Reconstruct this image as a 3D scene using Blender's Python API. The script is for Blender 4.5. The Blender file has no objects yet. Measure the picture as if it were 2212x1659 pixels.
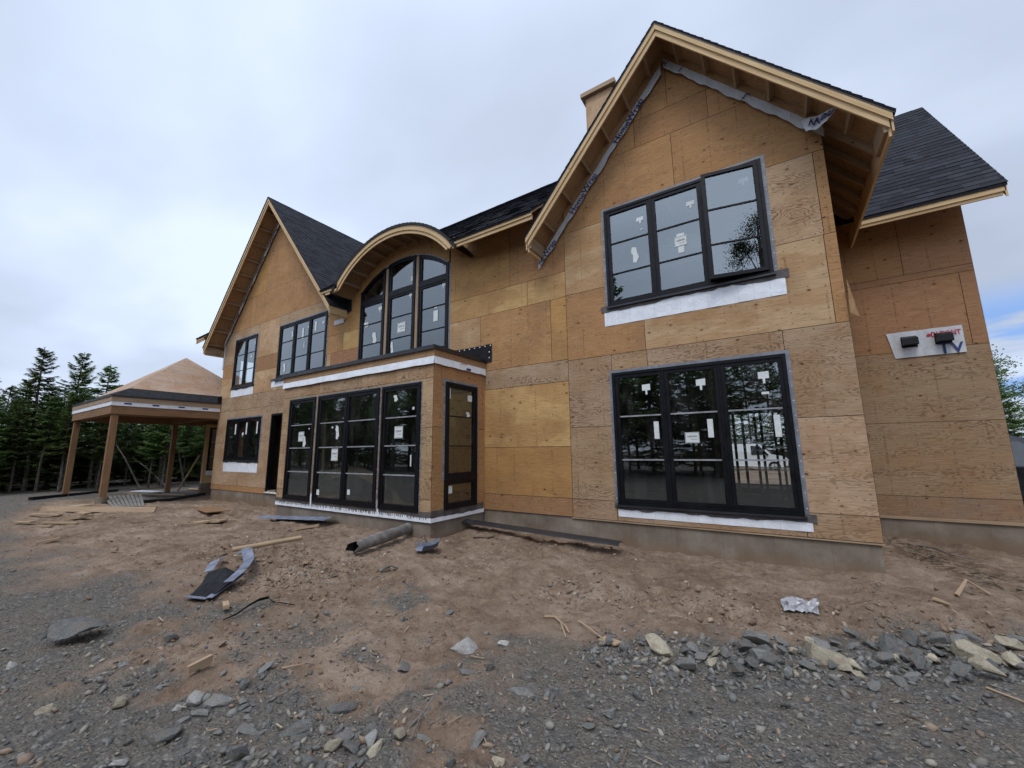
import bpy, math, random
import numpy as np
from mathutils import Vector, Matrix, Euler
random.seed(7); rng = np.random.default_rng(11)
C = bpy.context.scene.collection
SC = bpy.context.scene
R = math.radians

# ------------------------------------------------------------------ camera
cam = bpy.data.objects.new('camera', bpy.data.cameras.new('camera')); C.objects.link(cam)
yaw, pitch, roll = R(-33.216), R(9.4189), R(-0.5996)
f_ = Vector((math.sin(yaw)*math.cos(pitch), math.cos(yaw)*math.cos(pitch), math.sin(pitch)))
r_ = Vector((math.cos(yaw), -math.sin(yaw), 0)); u_ = r_.cross(f_)
r2 = math.cos(roll)*r_ + math.sin(roll)*u_; u2 = -math.sin(roll)*r_ + math.cos(roll)*u_
Mx = Matrix((r2, u2, -f_)).transposed().to_4x4(); Mx.translation = Vector((0, 0, 1.6))
cam.matrix_world = Mx
cam.data.sensor_width = 36; cam.data.lens = 871.53/2212*36
cam.data.clip_start = 0.05; cam.data.clip_end = 1500
SC.camera = cam

# ------------------------------------------------------------------ world
SUN_EL, SUN_AZ = R(58), R(168)        # azimuth measured from +Y clockwise: behind the camera
W = bpy.data.worlds.new('World'); SC.world = W; W.use_nodes = True
nt = W.node_tree; nt.nodes.clear()
def wn(t, **k):
    n = nt.nodes.new(t)
    for a, b in k.items(): setattr(n, a, b)
    return n
def link(a, b): nt.links.new(a, b)
def wmath(op, a, b=None, clamp=False):
    n = wn('ShaderNodeMath', operation=op); n.use_clamp = clamp
    for i, v in enumerate((a, b)):
        if v is None: continue
        if isinstance(v, (int, float)): n.inputs[i].default_value = v
        else: link(v, n.inputs[i])
    return n.outputs[0]
tc = wn('ShaderNodeTexCoord'); sep = wn('ShaderNodeSeparateXYZ'); link(tc.outputs['Generated'], sep.inputs[0])
zz = wmath('ADD', wmath('MAXIMUM', sep.outputs['Z'], 0.0), 0.22)
cmb = wn('ShaderNodeCombineXYZ'); link(wmath('DIVIDE', sep.outputs['X'], zz), cmb.inputs[0]); link(wmath('DIVIDE', sep.outputs['Y'], zz), cmb.inputs[1])
n1 = wn('ShaderNodeTexNoise'); n1.inputs['Scale'].default_value = 0.75; n1.inputs['Detail'].default_value = 4; n1.inputs['Roughness'].default_value = 0.48
mp = wn('ShaderNodeMapping'); mp.inputs['Location'].default_value = (3.1, 7.4, 0); mp.inputs['Scale'].default_value = (1.0, 1.5, 1); mp.inputs['Rotation'].default_value = (0, 0, 0.5)
link(cmb.outputs[0], mp.inputs[0]); link(mp.outputs[0], n1.inputs['Vector'])
cr = wn('ShaderNodeValToRGB'); e = cr.color_ramp.elements
e[0].position = 0.34; e[0].color = (0.45, 0.515, 0.64, 1); e[1].position = 0.60; e[1].color = (0.64, 0.73, 0.90, 1)
m_ = e.new(0.47); m_.color = (0.52, 0.60, 0.755, 1)
link(n1.outputs['Fac'], cr.inputs[0])
# broad brighter area to the left of the view, duller to the right
def dirdot(az, el):
    v = wn('ShaderNodeVectorMath', operation='DOT_PRODUCT'); link(tc.outputs['Generated'], v.inputs[0])
    v.inputs[1].default_value = (math.sin(R(az))*math.cos(R(el)), math.cos(R(az))*math.cos(R(el)), math.sin(R(el)))
    return v.outputs['Value']
def mrange(v, a, b, c=0., d=1.):
    n = wn('ShaderNodeMapRange'); n.interpolation_type = 'SMOOTHSTEP'; link(v, n.inputs[0])
    for i, q in enumerate((a, b, c, d)): n.inputs[i+1].default_value = q
    return n.outputs[0]
g1 = mrange(dirdot(-48, 38), 0.55, 0.98, 0.0, 0.2)
g2 = mrange(dirdot(10, 40), 0.75, 0.99, 0.0, -0.09)
g3 = mrange(sep.outputs['Z'], 0.75, 1.0, 0.0, 0.9)          # overcast: brighter overhead
g4 = mrange(dirdot(172, 50), 0.45, 0.9, 0.0, 0.85)           # the thin cloud the sun is behind
gain = wmath('ADD', wmath('ADD', wmath('ADD', g1, g2), wmath('ADD', g3, g4)), 1.1)
mulc = wn('ShaderNodeVectorMath', operation='SCALE'); link(cr.outputs[0], mulc.inputs[0]); link(gain, mulc.inputs['Scale'])
# horizon streaks: brighter towards the horizon with bands
hb = mrange(sep.outputs['Z'], 0.02, 0.16, 1.0, 0.0)
mixh = wn('ShaderNodeMixRGB'); link(wmath('MULTIPLY', hb, 0.6), mixh.inputs[0]); link(mulc.outputs[0], mixh.inputs[1]); mixh.inputs[2].default_value = (0.66, 0.73, 0.84, 1)
sky = wn('ShaderNodeTexSky'); sky.sky_type = 'NISHITA'; sky.sun_disc = False; sky.sun_elevation = SUN_EL; sky.sun_rotation = SUN_AZ
skm = wn('ShaderNodeVectorMath', operation='SCALE'); link(sky.outputs[0], skm.inputs[0]); skm.inputs['Scale'].default_value = 0.10
# gap in the cloud low on the right showing blue sky
gapn = wn('ShaderNodeTexNoise'); gapn.inputs['Scale'].default_value = 9; gapn.inputs['Detail'].default_value = 5
mg = wn('ShaderNodeMapping'); mg.inputs['Scale'].default_value = (0.5, 0.5, 2.4); link(tc.outputs['Generated'], mg.inputs[0]); link(mg.outputs[0], gapn.inputs['Vector'])
gap0 = wmath('MULTIPLY', mrange(dirdot(22, 11), 0.965, 0.992), mrange(sep.outputs['Z'], 0.05, 0.09))
gap1 = wmath('MULTIPLY', gap0, mrange(sep.outputs['Z'], 0.27, 0.20))
gap = wmath('MULTIPLY', gap1, mrange(gapn.outputs['Fac'], 0.60, 0.46), True)
mixs = wn('ShaderNodeMixRGB'); link(wmath('MULTIPLY', gap, 0.85), mixs.inputs[0]); link(mixh.outputs[0], mixs.inputs[1]); mixs.inputs[2].default_value = (0.22, 0.42, 0.86, 1)
mixn = wn('ShaderNodeMixRGB'); mixn.inputs[0].default_value = 0.93; link(skm.outputs[0], mixn.inputs[1]); link(mixs.outputs[0], mixn.inputs[2])
bg = wn('ShaderNodeBackground'); link(mixn.outputs[0], bg.inputs[0]); bg.inputs[1].default_value = 1.0
wo = wn('ShaderNodeOutputWorld'); link(bg.outputs[0], wo.inputs[0])

sun = bpy.data.objects.new('sun', bpy.data.lights.new('sun', 'SUN')); C.objects.link(sun)
sun.data.energy = 1.2; sun.data.angle = R(18); sun.data.color = (1.0, 0.96, 0.9)
sun.rotation_euler = Vector((math.sin(SUN_AZ)*math.cos(SUN_EL), math.cos(SUN_AZ)*math.cos(SUN_EL), math.sin(SUN_EL))).to_track_quat('Z', 'Y').to_euler()
SC.view_settings.view_transform = 'Standard'; SC.view_settings.look = 'None'
SC.view_settings.exposure = 0.12; SC.view_settings.gamma = 1.0
SC.cycles.max_bounces = 6; SC.cycles.transparent_max_bounces = 12; SC.cycles.caustics_reflective = False
SC.cycles.use_denoising = True

# ------------------------------------------------------------------ materials
class NT:
    def __init__(s, name):
        s.m = bpy.data.materials.new(name); s.m.use_nodes = True; s.t = s.m.node_tree; s.t.nodes.clear()
        s.out = s.n('ShaderNodeOutputMaterial'); s.b = s.n('ShaderNodeBsdfPrincipled'); s.l(s.b.outputs[0], s.out.inputs[0])
    def n(s, t, **k):
        x = s.t.nodes.new(t)
        for a, b in k.items(): setattr(x, a, b)
        return x
    def l(s, a, b): s.t.links.new(a, b)
    def put(s, inp, v):
        if isinstance(v, (int, float)): inp.default_value = v
        elif isinstance(v, (tuple, list)): inp.default_value = tuple(v) if len(v) != 3 or inp.type != 'RGBA' else (*v, 1)
        else: s.l(v, inp)
    def math(s, op, a, b=None, c=None, clamp=False):
        x = s.n('ShaderNodeMath', operation=op); x.use_clamp = clamp
        for i, v in enumerate((a, b, c)):
            if v is not None: s.put(x.inputs[i], v)
        return x.outputs[0]
    def coord(s, kind='Object', scale=(1, 1, 1), loc=(0, 0, 0)):
        c = s.n('ShaderNodeTexCoord').outputs[kind]; m = s.n('ShaderNodeMapping'); m.inputs['Scale'].default_value = scale; m.inputs['Location'].default_value = loc
        s.l(c, m.inputs[0]); return m.outputs[0]
    def noise(s, v, scale, detail=3, rough=.5, dist=0):
        x = s.n('ShaderNodeTexNoise'); s.l(v, x.inputs['Vector']); x.inputs['Scale'].default_value = scale
        x.inputs['Detail'].default_value = detail; x.inputs['Roughness'].default_value = rough; x.inputs['Distortion'].default_value = dist
        return x.outputs['Fac']
    def voro(s, v, scale, feature='F1', out='Distance', rand=1):
        x = s.n('ShaderNodeTexVoronoi', feature=feature); s.l(v, x.inputs['Vector']); x.inputs['Scale'].default_value = scale; x.inputs['Randomness'].default_value = rand
        return x.outputs[out]
    def mr(s, v, a, b, c=0., d=1., smooth=True):
        x = s.n('ShaderNodeMapRange'); x.interpolation_type = 'SMOOTHSTEP' if smooth else 'LINEAR'; s.put(x.inputs[0], v)
        for i, q in enumerate((a, b, c, d)): s.put(x.inputs[i+1], q)
        return x.outputs[0]
    def mix(s, fac, a, b, mode='MIX'):
        x = s.n('ShaderNodeMixRGB', blend_type=mode); s.put(x.inputs[0], fac); s.put(x.inputs[1], a); s.put(x.inputs[2], b); return x.outputs[0]
    def ramp(s, v, st):
        x = s.n('ShaderNodeValToRGB'); s.l(v, x.inputs[0]); el = x.color_ramp.elements
        while len(el) < len(st): el.new(.5)
        for q, (p, c) in zip(el, st): q.position = p; q.color = (*c, 1)
        return x.outputs[0]
    def attr(s, name, out='Color'):
        x = s.n('ShaderNodeAttribute'); x.attribute_name = name; return x.outputs[out]
    def bump(s, h, strength=.3, dist=.01, prev=None):
        x = s.n('ShaderNodeBump'); s.l(h, x.inputs['Height']); x.inputs['Strength'].default_value = strength; x.inputs['Distance'].default_value = dist
        if prev is not None: s.l(prev, x.inputs['Normal'])
        return x.outputs[0]
    def fin(s, col=None, rough=.8, normal=None, spec=.3, metal=0):
        if col is not None: s.put(s.b.inputs['Base Color'], col)
        s.put(s.b.inputs['Roughness'], rough); s.b.inputs['Specular IOR Level'].default_value = spec; s.put(s.b.inputs['Metallic'], metal)
        if normal is not None: s.l(normal, s.b.inputs['Normal'])
        return s.m

def mk_plywood(name='plywood', weather=1.0, tinted=True, base=(.4, .24, .12)):
    k = NT(name)
    uv = k.coord('UV'); tint = k.attr('tint') if tinted else base
    fig = k.attr('tint', 'Alpha') if tinted else 0.35
    a = k.n('ShaderNodeMapping'); a.inputs['Scale'].default_value = (1.15, 4.2, 1); k.l(uv, a.inputs[0])
    n = k.noise(a.outputs[0], 1.3, 3, .45, .3)
    rings = k.math('SINE', k.math('MULTIPLY', k.math('ADD', n, k.math('MULTIPLY', k.noise(a.outputs[0], 6.5, 3, .5), .035)), 112.0))
    rings = k.mr(rings, 0.1, 1.0)
    mask = k.mr(k.noise(a.outputs[0], .8, 2), .35, .62)
    fine = k.n('ShaderNodeMapping'); fine.inputs['Scale'].default_value = (2.5, 55, 1); k.l(uv, fine.inputs[0])
    fn = k.noise(fine.outputs[0], 1.6, 4, .6)
    blot = k.noise(uv, 1.1, 5, .62)
    col = k.mix(k.mr(blot, .38, .68, 0, .6), tint, (.29, .155, .07))
    bl = k.n('ShaderNodeMapping'); bl.inputs['Scale'].default_value = (.55, 1.7, 1); k.l(uv, bl.inputs[0]); b2 = k.mr(k.noise(bl.outputs[0], 1.25, 3, .45, .35), .49, .535)
    col = k.mix(k.math('MULTIPLY', b2, k.math('MULTIPLY', k.math('SUBTRACT', 1.0, fig, clamp=True), .42)), col, (.36, .175, .06))
    col = k.mix(k.math('MULTIPLY', k.math('MULTIPLY', rings, mask), k.math('MULTIPLY', fig, .98)), col, (.16, .095, .055))
    col = k.mix(k.mr(fn, .45, .75, 0, .6), col, (.19, .11, .055))
    col = k.mix(k.mr(fn, .5, .2, 0, .4), col, (.62, .45, .28))
    # patched oval plugs and knots
    km = k.n('ShaderNodeMapping'); km.inputs['Scale'].default_value = (1.0, 1.7, 1); k.l(uv, km.inputs[0])
    kd = k.voro(km.outputs[0], 4.2); kc = k.n('ShaderNodeSeparateColor'); k.l(k.voro(km.outputs[0], 4.2, out='Color'), kc.inputs[0])
    kn = k.math('MULTIPLY', k.mr(kd, .12, .07), k.math('GREATER_THAN', kc.outputs[0], .45))
    halo = k.math('MULTIPLY', k.mr(kd, .30, .06), k.math('GREATER_THAN', kc.outputs[0], .45))
    col = k.mix(k.math('MULTIPLY', halo, .35), col, (.25, .115, .04))
    col = k.mix(k.math('MULTIPLY', kn, .9), col, (.065, .028, .014))
    # small dark flecks
    fm = k.n('ShaderNodeMapping'); fm.inputs['Scale'].default_value = (1.0, 2.4, 1); k.l(uv, fm.inputs[0])
    fd = k.voro(fm.outputs[0], 15); fc = k.n('ShaderNodeSeparateColor'); k.l(k.voro(fm.outputs[0], 15, out='Color'), fc.inputs[0])
    fk = k.math('MULTIPLY', k.mr(fd, .24, .12), k.math('GREATER_THAN', fc.outputs[0], .66))
    col = k.mix(k.math('MULTIPLY', fk, .75), col, (.08, .035, .018))
    # nail lines on the studs, with a faint rust streak
    su = k.n('ShaderNodeSeparateXYZ'); k.l(uv, su.inputs[0])
    wob = k.math('MULTIPLY', k.math('SUBTRACT', k.noise(uv, 3.0, 1), .5), .02)
    px = k.math('ABSOLUTE', k.math('SUBTRACT', k.math('FRACT', k.math('DIVIDE', k.math('ADD', su.outputs[0], wob), .4064)), .5))
    pz = k.math('ABSOLUTE', k.math('SUBTRACT', k.math('FRACT', k.math('DIVIDE', su.outputs[1], .152)), .5))
    d2 = k.math('SQRT', k.math('ADD', k.math('POWER', k.math('MULTIPLY', px, .4064), 2), k.math('POWER', k.math('MULTIPLY', pz, .152), 2)))
    nail = k.mr(d2, .012, .006); col = k.mix(k.math('MULTIPLY', nail, .7), col, (.06, .035, .025))
    streak = k.math('MULTIPLY', k.mr(px, .055, 0.0), k.mr(k.noise(uv, 1.6, 3), .45, .68, 0, .42*weather))
    col = k.mix(streak, col, (.14, .07, .03))
    nor = k.bump(k.math('ADD', fn, k.math('MULTIPLY', rings, .4)), .22, .004)
    return k.fin(col, .78, nor, .22)
M = {}
M['ply'] = mk_plywood()
M['soffit'] = mk_plywood('soffit_plywood', 0.3)
def mk_lumber(name, a, b, knots=True):
    k = NT(name); c = k.coord('UV', (1, 1, 1))
    m = k.n('ShaderNodeMapping'); m.inputs['Scale'].default_value = (1.2, 26, 1); k.l(c, m.inputs[0])
    g = k.noise(m.outputs[0], 1.5, 4, .55, .2); col = k.ramp(g, [(.3, a), (.72, b)])
    col = k.mix(k.mr(k.noise(c, 1.7, 4), .45, .8, 0, .45), col, tuple(x*.62 for x in b))
    if knots:
        kd = k.voro(c, 3.4); kc = k.n('ShaderNodeSeparateColor'); k.l(k.voro(c, 3.4, out='Color'), kc.inputs[0])
        col = k.mix(k.math('MULTIPLY', k.mr(kd, .075, .03), k.math('GREATER_THAN', kc.outputs[0], .5)), col, (.12, .055, .022))
    return k.fin(col, .72, k.bump(g, .15, .003), .25)
M['lumber'] = mk_lumber('spruce_lumber', (.66, .47, .26), (.50, .33, .165))
M['lumber2'] = mk_lumber('weathered_lumber', (.42, .30, .19), (.28, .19, .12))
M['beam'] = mk_lumber('brown_beam', (.29, .165, .085), (.18, .10, .05))
def mk_shingle():
    k = NT('asphalt_shingle'); t = k.attr('tint'); c = k.coord('Object')
    g = k.noise(c, 130, 3, .7); g2 = k.noise(c, 2.2, 3)
    col = k.mix(k.mr(g, .4, .75, 0, .55), t, (.075, .078, .092)); col = k.mix(k.mr(g, .5, .25, 0, .5), col, (.008, .008, .01))
    col = k.mix(k.mr(g2, .4, .8, 0, .3), col, (.02, .02, .024))
    return k.fin(col, .95, k.bump(g, .5, .004), .1)
M['shingle'] = mk_shingle()
def flat(name, col, rough=.5, spec=.4, metal=0, nscale=8, var=.25, bump=0, bscale=40, kind='Object'):
    k = NT(name); c = k.coord(kind); n = k.noise(c, nscale, 5, .6)
    cc = k.mix(k.mr(n, .3, .75, 0, 1), tuple(x*(1-var) for x in col), tuple(min(1, x*(1+var)) for x in col))
    no = k.bump(k.noise(c, bscale, 4, .6), bump, .01) if bump else None
    rr = k.mr(k.noise(c, nscale*2.3, 3), .3, .7, max(.02, rough-.1), min(1, rough+.1))
    return k.fin(cc, rr, no, spec, metal)
M['black'] = flat('black_window_frame', (.006, .006, .008), .45, .22, 0, 5, .2)
M['blackmetal'] = flat('black_metal_trim', (.022, .023, .028), .42, .5, 0, 3, .3, .15, 9)
M['muntin'] = flat('grey_spacer_bar', (.30, .30, .31), .4, .4)
M['tape'] = flat('grey_flashing_tape', (.20, .21, .235), .45, .4, .0, 6, .25, .3, 25)
M['tape2'] = flat('dark_flexible_flashing', (.10, .088, .083), .6, .3, 0, 5, .35, .5, 18)
M['membrane'] = flat('black_roof_membrane', (.013, .013, .015), .8, .2, 0, 6, .3, .4, 30)
M['scrapgrey'] = flat('blue_grey_membrane_film', (.16, .175, .225), .5, .35, 0, 7, .35, .4, 20)
M['white'] = flat('white_cap', (.72, .72, .72), .5, .3)
M['sticker'] = flat('white_window_sticker', (.66, .68, .66), .6, .3, 0, 20, .08)
M['ink'] = flat('dark_printed_ink', (.05, .06, .07), .6, .2)
M['inkblue'] = flat('blue_printed_ink', (.035, .05, .16), .6, .2)
M['inkred'] = flat('red_printed_ink', (.42, .03, .05), .6, .2)
M['tube'] = flat('weathered_cardboard_tube', (.17, .155, .14), .9, .2, 0, 9, .35, .5, 30)
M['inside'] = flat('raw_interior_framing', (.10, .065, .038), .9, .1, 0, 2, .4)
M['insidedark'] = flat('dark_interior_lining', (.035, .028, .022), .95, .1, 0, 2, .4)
def mk_wrap(name, col, grid=False):
    k = NT(name); c = k.coord('UV'); n = k.noise(c, 5, 4, .6, .4)
    cc = k.mix(k.mr(n, .35, .75, 0, .55), col, tuple(x*.72 for x in col))
    if grid:
        s = k.n('ShaderNodeSeparateXYZ'); k.l(c, s.inputs[0])
        lx = k.mr(k.math('ABSOLUTE', k.math('SUBTRACT', k.math('FRACT', k.math('DIVIDE', s.outputs[0], .2)), .5)), .012, .004)
        cc = k.mix(k.math('MULTIPLY', lx, .5), cc, (.3, .34, .42))
    return k.fin(cc, .55, k.bump(k.noise(c, 7, 3, .6, 1.0), .5, .02), .35)
M['wrap'] = mk_wrap('house_wrap', (.56, .57, .59)); M['peel'] = mk_wrap('white_peel_and_stick', (.80, .82, .86), True)
def mk_conc():
    k = NT('poured_concrete'); c = k.coord('Object')
    n = k.noise(c, 2.1, 6, .65); f = k.noise(c, 38, 4, .7)
    col = k.ramp(n, [(.3, (.14, .112, .085)), (.55, (.225, .185, .145)), (.75, (.31, .265, .215))])
    s = k.n('ShaderNodeSeparateXYZ'); k.l(c, s.inputs[0])
    u = k.math('ADD', s.outputs[0], s.outputs[1])
    seam = k.mr(k.math('ABSOLUTE', k.math('SUBTRACT', k.math('FRACT', k.math('DIVIDE', u, .61)), .5)), .012, .003)
    col = k.mix(k.math('MULTIPLY', seam, .4), col, (.11, .085, .06))
    sc = k.n('ShaderNodeMapping'); sc.inputs['Scale'].default_value = (5, 5, .6); k.l(c, sc.inputs[0])
    col = k.mix(k.mr(k.noise(sc.outputs[0], 1.5, 4), .5, .78, 0, .5), col, (.13, .095, .06))
    # dirt splashed up from the soil: broken edge close to the ground
    sp = k.mr(k.math('ADD', s.outputs[2], k.math('MULTIPLY', n, .35)), .26, .44, .6, 0)
    col = k.mix(sp, col, (.20, .125, .072))
    return k.fin(col, .9, k.bump(f, .3, .006), .2)
M['conc'] = mk_conc()
def mk_glass():
    k = NT('window_glass'); k.t.nodes.remove(k.b)
    tr = k.n('ShaderNodeBsdfTransparent'); tr.inputs[0].default_value = (.72, .76, .75, 1)
    gl = k.n('ShaderNodeBsdfGlossy'); gl.inputs['Roughness'].default_value = 0.004; gl.inputs['Color'].default_value = (.86, .93, .95, 1)
    c = k.coord('Object'); nb = k.bump(k.noise(c, .9, 1), .03, .02)
    k.l(nb, gl.inputs['Normal'])
    fr = k.n('ShaderNodeFresnel'); fr.inputs[0].default_value = 1.5
    fac = k.math('ADD', k.math('MULTIPLY', fr.outputs[0], 1.6), .14, clamp=True)
    mx = k.n('ShaderNodeMixShader'); k.l(fac, mx.inputs[0]); k.l(tr.outputs[0], mx.inputs[1]); k.l(gl.outputs[0], mx.inputs[2])
    df = k.n('ShaderNodeBsdfDiffuse'); df.inputs[0].default_value = (.5, .48, .45, 1); m2 = k.n('ShaderNodeMixShader')
    k.l(k.mr(k.noise(k.coord('Object', (3, 3, .8)), 1.6, 5, .65), .45, .75, .004, .045), m2.inputs[0]); k.l(mx.outputs[0], m2.inputs[1]); k.l(df.outputs[0], m2.inputs[2])
    k.l(m2.outputs[0], k.out.inputs[0]); return k.m
M['glass'] = mk_glass()
def mk_ground():
    k = NT('site_ground'); c = k.coord('Object'); gv = k.attr('gravel', 'Fac')
    big = k.noise(c, .8, 5, .6); mid = k.noise(c, 5, 6, .65); fine = k.noise(c, 42, 5, .75); vf = k.noise(c, 170, 2, .6)
    brown = k.ramp(k.math('ADD', k.math('MULTIPLY', big, .5), k.math('MULTIPLY', mid, .5)), [(.34, (.12, .079, .053)), (.49, (.24, .168, .116)), (.62, (.345, .262, .195))])
    brown = k.mix(k.mr(fine, .52, .75, 0, .6), brown, (.42, .32, .235)); brown = k.mix(k.mr(fine, .47, .28, 0, .8), brown, (.09, .055, .036))
    tr = k.n('ShaderNodeMapping'); tr.inputs['Scale'].default_value = (1.1, 5.5, 1); tr.inputs['Rotation'].default_value = (0, 0, -.25); k.l(c, tr.inputs[0])
    brown = k.mix(k.mr(k.noise(tr.outputs[0], 1.7, 5, .65), .52, .68, 0, .5), brown, (.15, .098, .063))
    v = k.voro(c, 34); vc = k.n('ShaderNodeSeparateColor'); k.l(k.voro(c, 34, out='Color'), vc.inputs[0])
    v2 = k.voro(c, 85); vc2 = k.n('ShaderNodeSeparateColor'); k.l(k.voro(c, 85, out='Color'), vc2.inputs[0])
    gr = k.ramp(vc.outputs[0], [(0, (.105, .10, .092)), (.4, (.158, .15, .137)), (.75, (.215, .20, .178)), (1, (.34, .31, .265))])
    gr2 = k.ramp(vc2.outputs[0], [(0, (.118, .105, .088)), (.5, (.185, .163, .135)), (1, (.29, .255, .205))])
    grey = k.mix(k.mr(mid, .42, .58), gr, gr2)
    grey = k.mix(k.mr(v, .3, .55, 0, .4), grey, (.065, .058, .052))
    grey = k.mix(k.mr(big, .45, .72, 0, .55), grey, (.20, .15, .105))
    m = k.math('ADD', gv, k.math('MULTIPLY', k.math('SUBTRACT', mid, .5), .9)); m = k.mr(m, .25, .75)
    col = k.mix(m, brown, grey)
    col = k.mix(k.mr(vf, .62, .75, 0, .3), col, (.34, .30, .25)); col = k.mix(k.mr(vf, .42, .3, 0, .45), col, (.05, .04, .033))
    h = k.math('ADD', k.math('MULTIPLY', fine, .8), k.math('MULTIPLY', mid, 1.2))
    hg = k.math('ADD', h, k.math('MULTIPLY', k.math('MULTIPLY', k.mr(v, .5, .1), m), .7)); hg = k.math('ADD', hg, k.math('MULTIPLY', vf, .25))
    return k.fin(col, .95, k.bump(hg, .9, .035), .12)
M['ground'] = mk_ground()
def mk_rock(name, st, rough=.85):
    k = NT(name); c = k.coord('Object'); oi = k.n('ShaderNodeObjectInfo').outputs['Random']
    n = k.noise(c, 9, 6, .7); f = k.noise(c, 60, 3, .6)
    a = k.ramp(n, st); a = k.mix(k.mr(f, .5, .75, 0, .5), a, tuple(min(1, x*1.7) for x in st[-1][1])); a = k.mix(k.mr(f, .5, .25, 0, .5), a, tuple(x*.5 for x in st[0][1]))
    hsv = k.n('ShaderNodeHueSaturation'); k.l(a, hsv.inputs['Color']); k.l(k.mr(oi, 0, 1, .75, 1.3), hsv.inputs['Value'])
    c = k.mix(k.mr(k.noise(k.coord('Object'), 5, 4), .5, .68, 0, .5), hsv.outputs[0], (.17, .115, .075))
    return k.fin(c, rough, k.bump(k.math('ADD', n, f), .5, .012), .25)
M['rock_dark'] = mk_rock('slate_rock', [(.3, (.085, .088, .083)), (.6, (.16, .16, .15)), (.8, (.26, .25, .225))])
M['rock_tan'] = mk_rock('tan_rock', [(.3, (.24, .205, .145)), (.6, (.36, .315, .23)), (.8, (.48, .44, .34))])
M['rock_white'] = mk_rock('pale_granite', [(.3, (.22, .215, .20)), (.6, (.36, .35, .325)), (.8, (.50, .48, .45))])
def mk_tintrock(name, vbump=.4):
    k = NT(name); t = k.attr('tint'); c = k.coord('Object'); n = k.noise(c, 60, 4, .6)
    col = k.mix(k.mr(n, .35, .7, 0, .6), t, k.mix(.5, t, (.30, .27, .22)))
    return k.fin(col, .9, k.bump(n, vbump, .008), .2)
M['pebble'] = mk_tintrock('pebbles')
def mk_leaf(name, a, b, c2):
    k = NT(name); oi = k.n('ShaderNodeObjectInfo').outputs['Random']; co = k.coord('Object')
    n = k.noise(co, 1.6, 3, .6); f = k.noise(co, 11, 2)
    col = k.ramp(k.math('ADD', k.math('MULTIPLY', n, .6), k.math('MULTIPLY', f, .4)), [(.36, a), (.5, b), (.64, c2)])
    hsv = k.n('ShaderNodeHueSaturation'); k.l(col, hsv.inputs['Color']); k.l(k.mr(oi, 0, 1, .7, 1.35), hsv.inputs['Value']); k.l(k.mr(oi, 0, 1, .485, .51), hsv.inputs['Hue'])
    k.fin(hsv.outputs[0], .7, None, .25)
    tl = k.n('ShaderNodeBsdfTranslucent'); k.l(hsv.outputs[0], tl.inputs[0]); mx = k.n('ShaderNodeMixShader'); mx.inputs[0].default_value = .42
    k.l(k.b.outputs[0], mx.inputs[1]); k.l(tl.outputs[0], mx.inputs[2]); k.l(mx.outputs[0], k.out.inputs[0]); return k.m
M['needle'] = mk_leaf('spruce_needles', (.085, .14, .04), (.15, .23, .07), (.23, .30, .11))
M['pine'] = mk_leaf('pine_needles', (.018, .035, .014), (.035, .06, .02), (.06, .09, .03))
M['leaf'] = mk_leaf('broad_leaves', (.03, .06, .015), (.07, .115, .028), (.14, .19, .06))
M['lumber3'] = mk_lumber('dirty_lumber', (.44, .32, .20), (.31, .215, .13))
M['bark'] = flat('grey_bark', (.13, .115, .10), .95, .1, 0, 6, .5, .6, 25)
M['carpaint'] = flat('black_car_paint', (.012, .013, .016), .2, .6, 0, 3, .1)
M['vanpaint'] = flat('white_van_paint', (.75, .76, .76), .3, .5, 0, 3, .05)
M['rubber'] = flat('tyre_rubber', (.02, .02, .02), .8, .2)
M['rim'] = flat('alloy_rim', (.35, .35, .36), .35, .5, .7)
M['carglass'] = flat('dark_car_glass', (.03, .035, .04), .08, .8)
M['osb'] = mk_lumber('roof_sheathing', (.46, .32, .23), (.34, .22, .155), False)
M['bagplastic'] = flat('crumpled_clear_plastic', (.33, .32, .33), .3, .6, 0, 12, .15, .5, 20)

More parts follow.
